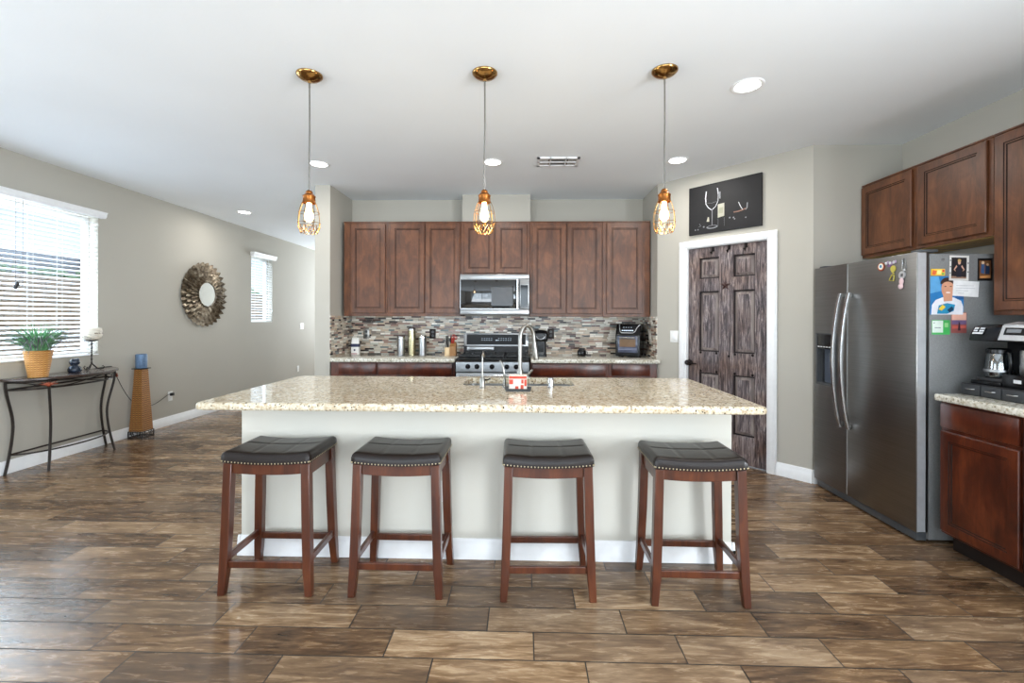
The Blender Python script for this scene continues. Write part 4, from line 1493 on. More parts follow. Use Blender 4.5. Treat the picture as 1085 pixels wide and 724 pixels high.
card('fridge_magnet', 'bright yellow and orange rectangular magnet above the blue portrait', 'magnet', 2.443, 2.523, 1.612, 1.652, (240, 196, 64), [
    ((224, 108, 60), [(0.04, 0.1), (0.3, 0.1), (0.4, 0.7), (0.1, 0.85)]), ((250, 236, 150), [(0.4, 0.2), (0.7, 0.2), (0.75, 0.8), (0.45, 0.8)]),
    ((210, 70, 60), [(0.8, 0.5), (0.96, 0.5), (0.96, 0.9), (0.8, 0.9)]), ((110, 170, 90), [(0.76, 0.1), (0.95, 0.1), (0.95, 0.4), (0.76, 0.4)])], y=2.7848, th=0.003)
card('photo_print', 'small dark group photo in a black border, rightmost on the fridge side', 'photo', 2.718, 2.803, 1.582, 1.716, (22, 20, 22), [
    ((120, 80, 50), [(0.1, 0.1), (0.9, 0.1), (0.9, 0.9), (0.1, 0.9)]), ((60, 88, 130), [(0.2, 0.35), (0.45, 0.3), (0.45, 0.8), (0.25, 0.85)]),
    ((220, 190, 150), ell(0.35, 0.8, 0.1, 0.07, 10)), ((40, 60, 90), [(0.5, 0.3), (0.8, 0.3), (0.8, 0.65), (0.52, 0.7)]), ((216, 150, 90), [(0.15, 0.12), (0.85, 0.12), (0.85, 0.25), (0.15, 0.2)]),
    ((210, 176, 140), ell(0.66, 0.72, 0.09, 0.06, 10))])
card('printed_card', 'green and white card low on the fridge side', 'card', 2.450, 2.556, 1.258, 1.345, (70, 178, 92), [
    ((224, 236, 226), [(0.02, 0.14), (0.62, 0.14), (0.62, 0.96), (0.02, 0.96)]), ((150, 160, 158), [(0.08, 0.76), (0.16, 0.76), (0.16, 0.84), (0.08, 0.84)]),
    ((140, 150, 148), [(0.16, 0.44), (0.5, 0.44), (0.5, 0.50), (0.16, 0.50)]), ((150, 208, 140), [(0.70, 0.5), (0.9, 0.5), (0.9, 0.8), (0.70, 0.8)])])
card('photo_print', 'purple and pink sunset photo beside the green card', 'photo', 2.564, 2.654, 1.268, 1.392, (150, 84, 80), [
    ((222, 170, 150), [(0.03, 0.62), (0.97, 0.62), (0.97, 0.97), (0.03, 0.97)]), ((110, 90, 128), [(0.03, 0.42), (0.97, 0.42), (0.97, 0.62), (0.03, 0.62)]),
    ((200, 96, 84), [(0.05, 0.2), (0.95, 0.24), (0.95, 0.36), (0.05, 0.34)]), ((60, 40, 50), [(0.42, 0.12), (0.6, 0.12), (0.56, 0.5), (0.48, 0.55)])])
mb = MB()
mb.tube([(2.512 + 0.008 * math.cos(a * PI / 4), 2.7845, 1.708 + 0.005 * math.sin(a * PI / 4)) for a in range(8)], 0.0016, 6, closed=True)
tag(solo(mb.build('magnet_hook', 'handle')), 'tiny metal ring magnet near the top of the fridge side', 'magnet')


def fdisc(mb, y, z, r, t0, t1, slot, n=20):
    mb.lathe([(0, t1), (r, t1), (r, t0)], (FX, y, z), n, axis='-X', slot=slot)


mb = MB()
fdisc(mb, 3.054, 1.695, 0.028, 0.0005, 0.004, 0)
fdisc(mb, 3.054, 1.697, 0.020, 0.004, 0.005, 1)
fdisc(mb, 3.054, 1.698, 0.010, 0.005, 0.006, 2)
mb.build
o = mb.build('fridge_magnet', [flat('magnet_rust', (164, 84, 56)), flat('magnet_cream', (226, 220, 204)), flat('magnet_blue', (66, 132, 178))])
tag(solo(o), 'round rust and blue magnet on the fridge door', 'magnet')
mb = MB()
for i, y in enumerate((3.012, 2.996, 2.980, 2.964, 2.950, 2.936)):
    mb.ball((FX - 0.004, y, 1.712 + 0.004 * math.sin(i * 1.7) - 0.0005), (0.0035, 0.009, 0.011), 8, 6, slot=i % 2)
mb.box(FX - 0.003, 3.000, 1.688, FX - 0.0005, 2.972, 1.702, slot=2)
o = mb.build('fridge_magnet', ['silver_plastic', flat('magnet_lilac', (168, 150, 176)), flat('magnet_purple', (130, 96, 140))])
tag(solo(o), 'glittery silver and lilac word-shaped magnet on the fridge door', 'magnet')
mb = MB()
fdisc(mb, 2.955, 1.672, 0.020, 0.0005, 0.005, 0)
mb.tube([(FX - 0.004, 2.965, 1.652), (FX - 0.004, 2.945, 1.640), (FX - 0.004, 2.968, 1.632)], 0.0035, 6)
mb.tube([(FX - 0.004, 2.968, 1.63), (FX - 0.004, 2.945, 1.628), (FX - 0.004, 2.950, 1.595), (FX - 0.004, 2.985, 1.600)], 0.004, 6, closed=True)
o = mb.build('fridge_magnet', flat('magnet_gold', (190, 178, 84), 0.35))
tag(solo(o), 'yellow gold magnet hanging on the fridge door', 'magnet')
kc = thing('key_ring_magnet', 'silver and pink trinket magnet near the fridge door edge', 'magnet', (FX - 0.005, 2.88, 1.54))
mb = MB()
mb.tube([(FX - 0.004, 2.866, 1.726), (FX - 0.004, 2.856, 1.66), (FX - 0.004, 2.866, 1.648), (FX - 0.004, 2.884, 1.66), (FX - 0.004, 2.880, 1.726)], 0.003, 6, closed=True)
mb.build('clip', 'handle', kc)
mb = MB()
mb.lathe([(0.012, 0.001), (0.024, 0.001), (0.024, 0.007), (0.012, 0.007), (0.012, 0.001)], (FX, 2.885, 1.625), 20, axis='-X')
mb.ball((FX - 0.005, 2.868, 1.655), (0.004, 0.010, 0.008), 8, 6)
mb.build('ring', 'silver_plastic', kc)
mb = MB()
mb.ball((FX - 0.006, 2.888, 1.585), (0.005, 0.018, 0.022), 10, 8)
mb.ball((FX - 0.006, 2.893, 1.555), (0.005, 0.020, 0.018), 10, 8)
mb.build('charm', flat('charm_pink', (214, 186, 190)), kc)

# ============================================================ BAR STOOLS
def saddle(x):
    return 0.016 * (x / 0.22) ** 2


def make_stool():
    r = thing('bar_stool', 's', 'bar stool', (0, 0, 0))
    hw, hd = 0.218, 0.165
    # cushion
    nx, ny = 48, 36
    mb = MB()
    gx = (-hw / 3 * 1.0, hw / 3 * 1.0)
    gy = (0.01,)
    vs = []
    for j in range(ny + 1):
        for i in range(nx + 1):
            u = -1 + 2 * i / nx
            v = -1 + 2 * j / ny
            # pack samples towards the rim
            u = math.copysign(1 - (1 - abs(u)) ** 1.25, u)
            v = math.copysign(1 - (1 - abs(v)) ** 1.25, v)
            x, y = u * hw, v * hd
            ed = min(1 - abs(u), (1 - abs(v)) * hd / hw) * hw
            rr_ = 0.026
            fall = 0.0 if ed >= rr_ else rr_ - math.sqrt(max(0, rr_ ** 2 - (rr_ - ed) ** 2))
            z = 0.683 + saddle(x) - fall
            if ed > 0.03:
                g = 0.0
                for q in gx:
                    g = max(g, 1 - abs(x - q) / 0.008)
                for q in gy:
                    g = max(g, 1 - abs(y - q) / 0.008)
                z -= 0.005 * max(0, g)
                z += 0.004 * (math.cos(PI * u * 0.5) * math.cos(PI * v * 0.5))
            # round the corners in plan
            if abs(u) > 0.93 and abs(v) > 0.93:
                x *= 0.99
                y *= 0.99
            vs.append((x, y, z))
    fs = [(j * (nx + 1) + i, j * (nx + 1) + i + 1, (j + 1) * (nx + 1) + i + 1, (j + 1) * (nx + 1) + i) for j in range(ny) for i in range(nx)]
    rim = [i for i in range(nx + 1)] + [(j * (nx + 1) + nx) for j in range(1, ny + 1)] + [ny * (nx + 1) + i for i in range(nx - 1, -1, -1)] + [j * (nx + 1) for j in range(ny - 1, 0, -1)]
    base_ = len(vs)
    for k in rim:
        x, y, z = vs[k]
        vs.append((x, y, 0.632 + saddle(x) * 0.8))
    n_ = len(rim)
    for k in range(n_):
        fs.append((rim[k], base_ + k, base_ + (k + 1) % n_, rim[(k + 1) % n_]))
    fs.append(tuple(base_ + k for k in range(n_)))
    mb.add(vs, fs)
    seat = mb.build('seat', 'leather', r, world=False, sharp=60)
    nb = MB()

    def nail(x, y, ax):
        rr_ = 0.0043
        z = 0.6385 + saddle(x) * 0.8
        nb.ball((x, y, z), (rr_, rr_, rr_), 6, 4)
    m = 27
    for i in range(m):
        x = -hw + 0.006 + (2 * hw - 0.012) * i / (m - 1)
        nail(x, -hd + 0.0015, 0)
        nail(x, hd - 0.0015, 0)
    m = 20
    for i in range(m):
        y = -hd + 0.006 + (2 * hd - 0.012) * i / (m - 1)
        nail(-hw + 0.0015, y, 1)
        nail(hw - 0.0015, y, 1)
    nb.build('nailhead_trim', 'nail', seat, world=False)
    # legs: square, splayed, slightly flared at the foot
    for sx in (-1, 1):
        for sy in (-1, 1):
            mb = MB()
            secs = [(0.633, 0.190, 0.136, 0.021), (0.35, 0.197, 0.141, 0.021), (0.12, 0.205, 0.148, 0.020), (0.0, 0.2135, 0.154, 0.0165)]
            L = []
            for z, cx, cy, h_ in secs:
                zz = z if z < 0.6 else None
                q = []
                for dx_, dy_ in ((-1, -1), (1, -1), (1, 1), (-1, 1)):
                    X_ = sx * cx + dx_ * h_
                    q.append((X_, sy * cy + dy_ * h_, z if zz is not None else 0.628 + saddle(X_) * 0.8))
                L.append(q)
            for a, b in zip(L[:-1], L[1:]):
                mb.add(a + b, [(i, (i + 1) % 4, 4 + (i + 1) % 4, 4 + i) for i in range(4)])
            mb.add(L[0], [(0, 1, 2, 3)])
            mb.add(L[-1], [(3, 2, 1, 0)])
            mb2 = MB()
            # merge rings so that the bevel runs clean
            mb2.v = [Vector(p) for q in L for p in q]
            mb2.f = [[k * 4 + i, k * 4 + (i + 1) % 4, k * 4 + 4 + (i + 1) % 4, k * 4 + 4 + i] for k in range(3) for i in range(4)] + [[0, 1, 2, 3], [15, 14, 13, 12]]
            mb2.s = [0] * len(mb2.f)
            mb2.build('leg', 'stool_wood', r, world=False, bevel=0.003)
    # aprons
    for sy in (-1, 1):
        mb = MB()
        n_ = 12
        top, bot = [], []
        for i in range(n_ + 1):
            x = -0.170 + 0.340 * i / n_
            top.append((x, 0.630 + saddle(x) * 0.8))
            bot.append((x, 0.578 + 0.008 * (x / 0.17) ** 2))
        poly = top + bot[::-1]
        a, b = sorted((sy * 0.146, sy * 0.128))
        mb.prism(poly, a, b, 'XZ')
        mb.build('apron', 'stool_wood', r, world=False, bevel=0.002)
    for sx in (-1, 1):
        a, b = sorted((sx * 0.200, sx * 0.182))
        MB().box(a, -0.116, 0.572, b, 0.116, 0.630 + saddle(0.18) * 0.8).build('apron', 'stool_wood', r, world=False, bevel=0.002)
    for sy in (-1, 1):
        MB().box(-0.186, sy * 0.148 - 0.009, 0.128, 0.186, sy * 0.148 + 0.009, 0.162).build('stretcher', 'stool_wood', r, world=False, bevel=0.003)
    for sx in (-1, 1):
        MB().box(sx * 0.206 - 0.009, -0.130, 0.150, sx * 0.206 + 0.009, 0.130, 0.184).build('stretcher', 'stool_wood', r, world=False, bevel=0.003)
    return r


st = make_stool()
STOOLS = [(-1.250, 2.322, 0.5, 'bar stool at the left end of the island, nearest the left room'),
          (-0.613, 2.324, -0.5, 'second bar stool from the left, with the wall outlet behind it'),
          (0.117, 2.318, 1.2, 'third bar stool from the left, below the sink and faucet'),
          (0.834, 2.303, -0.6, 'bar stool at the right end of the island, nearest the fridge')]
for i, (x, y, a, lab) in enumerate(STOOLS):
    o = st if i == 0 else copy_tree(st)
    o.location = (x, y, 0)
    o.rotation_euler = (0, 0, math.radians(a))
    o['label'] = lab
    o['group'] = 'bar stools along the island'


# ============================================================ PENDANTS
def make_pendant():
    r = thing('pendant_light', 'p', 'pendant light', (0, 0, 0))     # local z 0 = ceiling
    MB().lathe([(0.074, 0), (0.074, -0.006), (0.070, -0.012), (0.052, -0.026), (0.026, -0.035), (0.010, -0.038), (0.008, -0.050), (0, -0.050)], n=32).build('canopy', 'brass', r, world=False)
    mb = MB()
    zt, zb = -0.05, -0.685
    for k in range(2):
        pass
    mb.tube([(0, 0, -0.046), (0.0015, 0, -0.30), (-0.001, 0, -0.5), (0, 0, zb)], 0.0045, 8)
    mb.lathe([(0.0055, -0.05), (0.0055, -0.075), (0.004, -0.08)], n=10)
    mb.build('stem', 'nickel', r, world=False)
    mb = MB()
    mb.lathe([(0.004, -0.680), (0.016, -0.686), (0.020, -0.694), (0.018, -0.700), (0.026, -0.704), (0.030, -0.712)], n=24)
    mb.lathe([(0.030, -0.712), (0.0365, -0.716), (0.0365, -0.722), (0.034, -0.726), (0.036, -0.755), (0.037, -0.758), (0.034, -0.760), (0.033, -0.735), (0.03, -0.714)], n=24)
    mb.build('socket_cap', 'amber', r, world=False)
    # cage
    prof = [(0.036, -0.752), (0.047, -0.777), (0.056, -0.808), (0.061, -0.843), (0.0625, -0.872), (0.061, -0.895)]
    mb = MB()
    nn = 8
    for k in range(nn):
        a = 2 * PI * k / nn
        mb.tube([(p * math.cos(a), p * math.sin(a), z) for p, z in prof], 0.0016, 5)
    for p, z in ((0.0575, -0.815), (0.0625, -0.876)):
        mb.tube([(p * math.cos(2 * PI * k / 32), p * math.sin(2 * PI * k / 32), z) for k in range(32)], 0.0016, 5, closed=True)
    # scalloped loops at the bottom, two overlapping sets
    for off in (0.0, 0.5):
        for k in range(nn):
            pts = []
            for q in range(11):
                t = q / 10
                a = 2 * PI * (k + off + t) / nn
                s_ = math.sin(PI * t)
                pts.append(((0.061 - 0.015 * s_) * math.cos(a), (0.061 - 0.015 * s_) * math.sin(a), -0.895 - 0.040 * s_))
            mb.tube(pts, 0.0016, 5)
    mb.build('wire_cage', 'brass', r, world=False)
    b = MB()
    b.lathe([(0.013, -0.757), (0.014, -0.775), (0.018, -0.798), (0.025, -0.824), (0.0265, -0.840), (0.021, -0.858), (0.011, -0.868), (0, -0.871)], n=20)
    b.build('light_bulb', 'bulb_glow', r, world=False)
    return r


pd = make_pendant()
for i, (x, y, lab) in enumerate([(-1.268, 2.640, 'left pendant light with a wire cage, hanging in front of the partition wall'),
                                 (-0.232, 2.640, 'middle pendant light with a wire cage, hanging in front of the short cabinet'),
                                 (0.808, 2.635, 'right pendant light with a wire cage, nearest the wine picture')]):
    o = pd if i == 0 else copy_tree(pd)
    o.location = (x, y, HC)
    o['label'] = lab
    o['group'] = 'caged pendant lights over the island'
    ld = bpy.data.lights.new('pendant_lamp', 'POINT')
    ld.energy = 1.0
    ld.color = (1.0, 0.78, 0.5)
    ld.shadow_soft_size = 0.03
    lo = bpy.data.objects.new('pendant_lamp', ld)
    C.objects.link(lo)
    lo.parent = o
    lo.location = (0, 0, -0.90)

# ============================================================ CONSOLE TABLE
TY = 4.185
ct = thing('console_table', 'half-round console table with a dark top and curved iron legs under the wide blind', 'table', (-4.24, TY, 0))
mb = MB()


def half_oval(x0, depth, hw, k=28, p=2.6):
    """closed outline: straight back at x0, bulging towards +x"""
    out = []
    for i in range(k + 1):
        a = -PI / 2 + PI * i / k
        c, s_ = math.cos(a), math.sin(a)
        out.append((x0 + depth * abs(c) ** (2 / p), TY + hw * math.copysign(abs(s_) ** (2 / p), s_)))
    return out


o1 = half_oval(-4.405, 0.372, 0.525, 28, 1.75)
mb = MB()
L = []
for sc_, z in ((0.972, 0.797), (1.0, 0.803), (1.0, 0.815), (0.985, 0.822)):
    L.append([(-4.405 + (x + 4.405) * sc_, TY + (y - TY) * sc_, z) for x, y in o1])
n_ = len(o1)
for a, b in zip(L[:-1], L[1:]):
    mb.add(a + b, [(i, (i + 1) % n_, n_ + (i + 1) % n_, n_ + i) for i in range(n_)])
mb.add(L[-1], [tuple(range(n_))])
mb.add(L[0], [tuple(reversed(range(n_)))])
mb.build('table_top', 'table_top', ct)
LEGS = [(-4.39, 3.755, 0, -1), (-4.39, 4.625, 0, 1), (-4.172, 3.885, 0.6, -0.8), (-4.172, 4.475, 0.6, 0.8)]
for lx, ly, ux, uy in LEGS:
    mb = MB()
    pts = []
    for i in range(21):
        t = i / 20
        z = 0.796 * (1 - t)
        # out at the top, in at two thirds height, flaring at the foot
        off = 0.030 * math.cos(PI * min(1, t / 0.5)) if t < 0.5 else -0.030 + 0.062 * ((t - 0.5) / 0.5) ** 1.6
        pts.append((lx + ux * off, ly + uy * off, z))
    mb.tube(pts, 0.0105, 8)
    mb.build('leg', 'iron', ct)
mb = MB()
rail = [(x, y) for x, y in half_oval(-4.39, 0.245, 0.455, 24, 2.2)]
mb.tube([(x, y, 0.722) for x, y in rail], 0.008, 8, closed=True)
mb.build('apron_rail', 'iron', ct)
mb = MB()
mb.tube([(x, y, 0.785) for x, y in rail], 0.008, 8, closed=True)
# crossing sweeps between the two rails on the front arc
fa = [p for p in rail]
m = len(fa)
for ph in (0, PI):
    pts = []
    for i in range(2, m - 2):
        t = (i - 2) / (m - 5)
        pts.append((fa[i][0] + 0.002, fa[i][1], 0.754 + 0.026 * math.cos(2 * PI * t * 1.5 + ph)))
    mb.tube(pts, 0.005, 6)
mb.build('apron_scroll', 'iron', ct)
mb = MB()
low = [(x, y) for x, y in half_oval(-4.39, 0.225, 0.425, 24, 2.1)]
mb.tube([(x, y, 0.165) for x, y in low], 0.0075, 8, closed=True)
mb.build('lower_rail', 'iron', ct)
for ly, u in ((3.885, -1), (4.475, 1)):
    mb = MB()
    cx, cy, cz = -4.152, ly + u * 0.026, 0.752
    q = Matrix.Translation((cx, cy, cz)) @ Matrix.Rotation(math.atan2(u * 0.8, 0.6) + PI / 2, 4, 'Z')
    mb.X = q
    mb.ball((0, -0.012, 0), (0.018, 0.012, 0.016), 10, 8)
    for k in range(7):
        a = PI * (0.08 + 0.84 * k / 6)
        L_ = 0.062 if k in (0, 1, 5, 6) else 0.036
        ca, sa = math.cos(a), math.sin(a)
        mb.hexa([(0.006 * sa, -0.014, -0.006 * ca), (-0.006 * sa, -0.014, 0.006 * ca), (-0.006 * sa, -0.004, 0.006 * ca), (0.006 * sa, -0.004, -0.006 * ca)],
                [(ca * L_ + 0.003, -0.010, sa * L_ * 0.75), (ca * L_ - 0.003, -0.010, sa * L_ * 0.75), (ca * L_ - 0.003, -0.005, sa * L_ * 0.75), (ca * L_ + 0.003, -0.005, sa * L_ * 0.75)])
    mb.build('shell_ornament', 'bronze_orn', ct)

# potted grass
PX, PY = -4.235, 3.845
pt = thing('potted_grass', 'bushy green ornamental grass in a woven tan pot on the console table', 'plant', (PX, PY, 0.8225))
mb = MB()
mb.lathe([(0, 0.8225), (0.063, 0.8225), (0.067, 0.834), (0.066, 0.842), (0.095, 1.040), (0.098, 1.052), (0.092, 1.055), (0.086, 1.04), (0.083, 1.01), (0, 1.01)], (PX, PY, 0), 28)
mb.build('pot', 'pot', pt)
MB().lathe([(0, 1.015), (0.082, 1.012)], (PX, PY, 0), 20).build('soil', 'soil', pt)
rr = random.Random(11)


def blade(mb, base, ang, length, lean, droop, w, nseg=7, twist=0.0):
    d = Vector((math.cos(ang), math.sin(ang), 0))
    side = Vector((-math.sin(ang), math.cos(ang), 0))
    p = Vector(base)
    th_ = lean
    st_ = length / nseg
    L_, R_ = [], []
    for i in range(nseg + 1):
        t = i / nseg
        ww = w * (1 - t) ** 0.6 * (0.6 + 0.4 * min(1, t * 4)) + 0.0004
        L_.append(p - side * ww)
        R_.append(p + side * ww)
        p = p + (d * math.sin(th_) + Vector((0, 0, 1)) * math.cos(th_)) * st_
        th_ += droop / nseg
        if p.x < XL + 0.012:
            p.x = XL + 0.012
    # shallow V section for thickness
    n1 = len(L_)
    mid = [(a + b) / 2 + Vector((0, 0, -w * 0.5)) for a, b in zip(L_, R_)]
    vs = L_ + mid + R_
    fs = []
    for i in range(n1 - 1):
        fs.append((i, i + 1, n1 + i + 1, n1 + i))
        fs.append((n1 + i, n1 + i + 1, 2 * n1 + i + 1, 2 * n1 + i))
    mb.add(vs, fs)


mb = MB()
for i in range(420):
    a = rr.uniform(0, 2 * PI)
    q = rr.uniform(0, 0.066)
    blade(mb, (PX + q * math.cos(a), PY + q * math.sin(a), 1.012), a + rr.uniform(-.5, .5), rr.uniform(0.16, 0.31), rr.uniform(0.02, 0.40), rr.uniform(0.1, 1.6), rr.uniform(0.0022, 0.0045))
mb.build('leaves', 'leaf', pt)
mb = MB()
for i in range(130):
    a = rr.uniform(0, 2 * PI)
    q = rr.uniform(0, 0.066)
    blade(mb, (PX + q * math.cos(a), PY + q * math.sin(a), 1.012), a + rr.uniform(-.3, .3), rr.uniform(0.36, 0.50), rr.uniform(0.10, 0.50), rr.uniform(1.5, 2.6), rr.uniform(0.0024, 0.0036), nseg=10)
mb.build('dry_blades', 'plume', pt)

# candle stand with wide bowl candle
CX, CY = -4.265, 4.365
ch = thing('candle_stand', 'twisted iron tripod stand holding the wide cream candle on the console table', 'candle holder', (CX, CY, 0.8225))
mb = MB()
pts1, pts2 = [], []
for i in range(25):
    t = i / 24
    a = t * 6 * PI
    pts1.append((CX + 0.0045 * math.cos(a), CY + 0.0045 * math.sin(a), 0.885 + 0.225 * t))
    pts2.append((CX - 0.0045 * math.cos(a), CY - 0.0045 * math.sin(a), 0.885 + 0.225 * t))
mb.tube(pts1, 0.0042, 6)
mb.tube(pts2, 0.0042, 6)
mb.build('twisted_stem', 'iron', ch)
for k in range(3):
    a = 2 * PI * k / 3 + 0.9
    prof = [(0.0, 0.890), (0.018, 0.868), (0.040, 0.840), (0.066, 0.829), (0.086, 0.834), (0.094, 0.850), (0.084, 0.862), (0.074, 0.856)]
    MB().tube([(CX + p * math.cos(a), CY + p * math.sin(a), z) for p, z in prof], [0.006, 0.006, 0.006, 0.0055, 0.005, 0.004, 0.0035, 0.003], 7).build('scroll_foot', 'iron', ch)
MB().lathe([(0, 1.106), (0.018, 1.106), (0.040, 1.112), (0.048, 1.118), (0.046, 1.121), (0, 1.119)], (CX, CY, 0), 24).build('drip_plate', 'iron', ch)
cn = thing('candle', 'wide round cream candle bowl with a dark band on the twisted iron stand', 'candle', (CX, CY, 1.1225))
MB().lathe([(0, 1.1225), (0.050, 1.1225), (0.070, 1.135), (0.080, 1.165), (0.080, 1.195), (0.076, 1.232), (0.070, 1.239), (0.063, 1.232), (0.03, 1.226), (0, 1.222)], (CX, CY, 0), 32).build('wax', 'cream_wax', cn)
MB().tube([(CX, CY, 1.224), (CX + 0.002, CY, 1.240)], 0.0015, 5).build('wick', 'black_matte', cn)
mb = MB()
for a, w_, h_ in ((-0.35, 0.10, 0.007), (-0.15, 0.25, 0.003), (0.3, 0.4, 0.0035), (-0.5, 0.05, 0.010)):
    pts = [(CX + 0.0795 * math.cos(a + w_ * t), CY + 0.0795 * math.sin(a + w_ * t), 1.187 + 0.004 * math.sin(t * 5)) for t in (0, 0.33, 0.66, 1)]
    mb.tube(pts, h_ * 0.5 + 0.0012, 6)
mb.build('bark_inlay', flat('bark', (104, 84, 66), 0.8), cn)

# stacked stone figurine
mb = MB()
fx, fy = -4.255, 4.185
mb.lathe([(0, 0.8225), (0.040, 0.8225), (0.049, 0.832), (0.052, 0.850), (0.044, 0.872), (0.028, 0.886), (0.027, 0.892), (0.035, 0.902), (0.040, 0.918),
          (0.035, 0.936), (0.022, 0.948), (0, 0.951)], (fx, fy, 0), 20)
for s_ in (-1, 1):
    mb.ball((fx + 0.024, fy + s_ * 0.022, 0.844), (0.026, 0.017, 0.016), 10, 8)
    mb.ball((fx + 0.006, fy + s_ * 0.024, 0.942), (0.012, 0.012, 0.012), 8, 6)
tag(solo(mb.build('figurine', 'navy_ceramic')), 'small dark blue rounded figurine between the pot and the candle stand', 'figurine')

# wicker tower
TX, TYY = -4.315, 5.005
tw = thing('wicker_pedestal', 'tall tapered wicker pedestal candle stand on the floor right of the console table', 'candle holder', (TX, TYY, 0))
mb = MB()
secs = [(0.072, 0.077), (0.30, 0.066), (0.55, 0.054), (0.765, 0.045)]
L = [[(TX - h_, TYY - h_, z), (TX + h_, TYY - h_, z), (TX + h_, TYY + h_, z), (TX - h_, TYY + h_, z)] for z, h_ in secs]
mb.v = [Vector(p) for q in L for p in q]
mb.f = [[k * 4 + i, k * 4 + (i + 1) % 4, k * 4 + 4 + (i + 1) % 4, k * 4 + 4 + i] for k in range(3) for i in range(4)] + [[3, 2, 1, 0], [12, 13, 14, 15]]
mb.s = [0] * len(mb.f)
mb.build('wicker_body', 'wicker', tw, bevel=0.006)
mb = MB()
h_ = 0.079
for z in (0.006, 0.068):
    mb.tube([(TX - h_, TYY - h_, z), (TX + h_, TYY - h_, z), (TX + h_, TYY + h_, z), (TX - h_, TYY + h_, z)], 0.005, 6, closed=True)
for sx in (-1, 1):
    for sy in (-1, 1):
        mb.tube([(TX + sx * h_, TYY + sy * h_, 0.0), (TX + sx * h_, TYY + sy * h_, 0.07)], 0.006, 6)
for side in range(4):
    R = Matrix.Translation((TX, TYY, 0)) @ Matrix.Rotation(side * PI / 2, 4, 'Z')
    for s_ in (-1, 1):
        pts = []
        for i in range(15):
            a = i / 14 * 2.6 * PI
            rad = 0.024 * (1 - i / 18)
            pts.append(R @ Vector((s_ * (0.036 + rad * math.cos(a)), -h_, 0.036 + rad * math.sin(a))))
        mb.tube(pts, 0.003, 5)
mb.build('scroll_base', 'black_iron', tw)
MB().box(TX - 0.062, TYY - 0.062, 0.7655, TX + 0.062, TYY + 0.062, 0.774, bev=0.002).build('candle_plate', 'black_iron', tw)
cn = thing('candle', 'slate blue pillar candle on top of the wicker pedestal', 'candle', (TX, TYY, 0.7745))
MB().lathe([(0, 0.7745), (0.052, 0.7745), (0.054, 0.779), (0.054, 0.925), (0.050, 0.931), (0.042, 0.926), (0, 0.924)], (TX, TYY, 0), 28).build('wax', 'blue_wax', cn)
MB().tube([(TX, TYY, 0.922), (TX + 0.001, TYY, 0.938)], 0.0014, 5).build('wick', 'black_matte', cn)

# cord from the table end, behind the pedestal, to the outlet
pts = [(-4.33, 4.46, 0.826), (-4.37, 4.58, 0.826), (-4.385, 4.705, 0.824), (-4.395, 4.73, 0.80), (-4.40, 4.80, 0.68), (-4.41, 4.88, 0.55),
       (-4.418, 5.0, 0.40), (-4.418, 5.15, 0.31), (-4.418, 5.30, 0.305), (-4.415, 5.42, 0.345), (-4.405, 5.50, 0.385), (-4.392, 5.545, 0.392)]
sm = []
for i in range(len(pts) - 1):
    p0, p1, p2, p3 = [Vector(pts[max(0, min(len(pts) - 1, i + k))]) for k in (-1, 0, 1, 2)]
    for q in range(5):
        t = q / 5
        sm.append(0.5 * ((2 * p1) + (-p0 + p2) * t + (2 * p0 - 5 * p1 + 4 * p2 - p3) * t * t + (-p0 + 3 * p1 - 3 * p2 + p3) * t ** 3))
sm.append(Vector(pts[-1]))
pc = thing('power_cord', 'thin black cord looping from the console table behind the pedestal to the wall outlet', 'cord', (-4.41, 5.0, 0.31))
MB().tube(sm, 0.0032, 6).build('cable', 'black_matte', pc)
MB().box(-4.419, 5.545, 0.366, -4.386, 5.585, 0.402, bev=0.004).build('plug', 'black_matte', pc)

# ============================================================ ROUND MIRROR
MY, MZ, MR = 6.155, 1.665, 0.445
mr = thing('wall_mirror', 'round antique gold wall mirror ringed by layered metal petals', 'mirror', (XL, MY, MZ - MR))
# local frame: u along +y (world), v up, n towards +x
MXm = Matrix(((0, 0, 1, XL), (1, 0, 0, MY), (0, 1, 0, MZ), (0, 0, 0, 1)))


def petal(mb, a, r0, r1, w, n0, n1):
    """leaf from radius r0 to r1, cupped, rising from the wall"""
    k = 7
    ca, sa = math.cos(a), math.sin(a)
    rows = []
    for i in range(k + 1):
        t = i / k
        ww = w * (0.45 + 0.55 * math.sin(PI * min(1, 0.12 + t * 0.72)) ** 0.8) * (1 if t < 0.72 else math.sqrt(max(0.02, 1 - ((t - 0.72) / 0.285) ** 2)))
        rr_ = r0 + (r1 - r0) * t
        n = n0 + (n1 - n0) * math.sin(PI * t * 0.75)
        rows.append([(rr_, -ww, n - 0.7 * ww), (rr_, 0, n + 0.35 * w * (1 - t * 0.4)), (rr_, ww, n - 0.7 * ww)])
    vs = []
    for row in rows:
        for (rr_, tt, n) in row:
            vs.append((rr_ * ca - tt * sa, rr_ * sa + tt * ca, n))
    fs = []
    for i in range(k):
        for j in range(2):
            b = i * 3 + j
            fs.append((b, b + 1, b + 4, b + 3))
    mb.add(vs, fs)


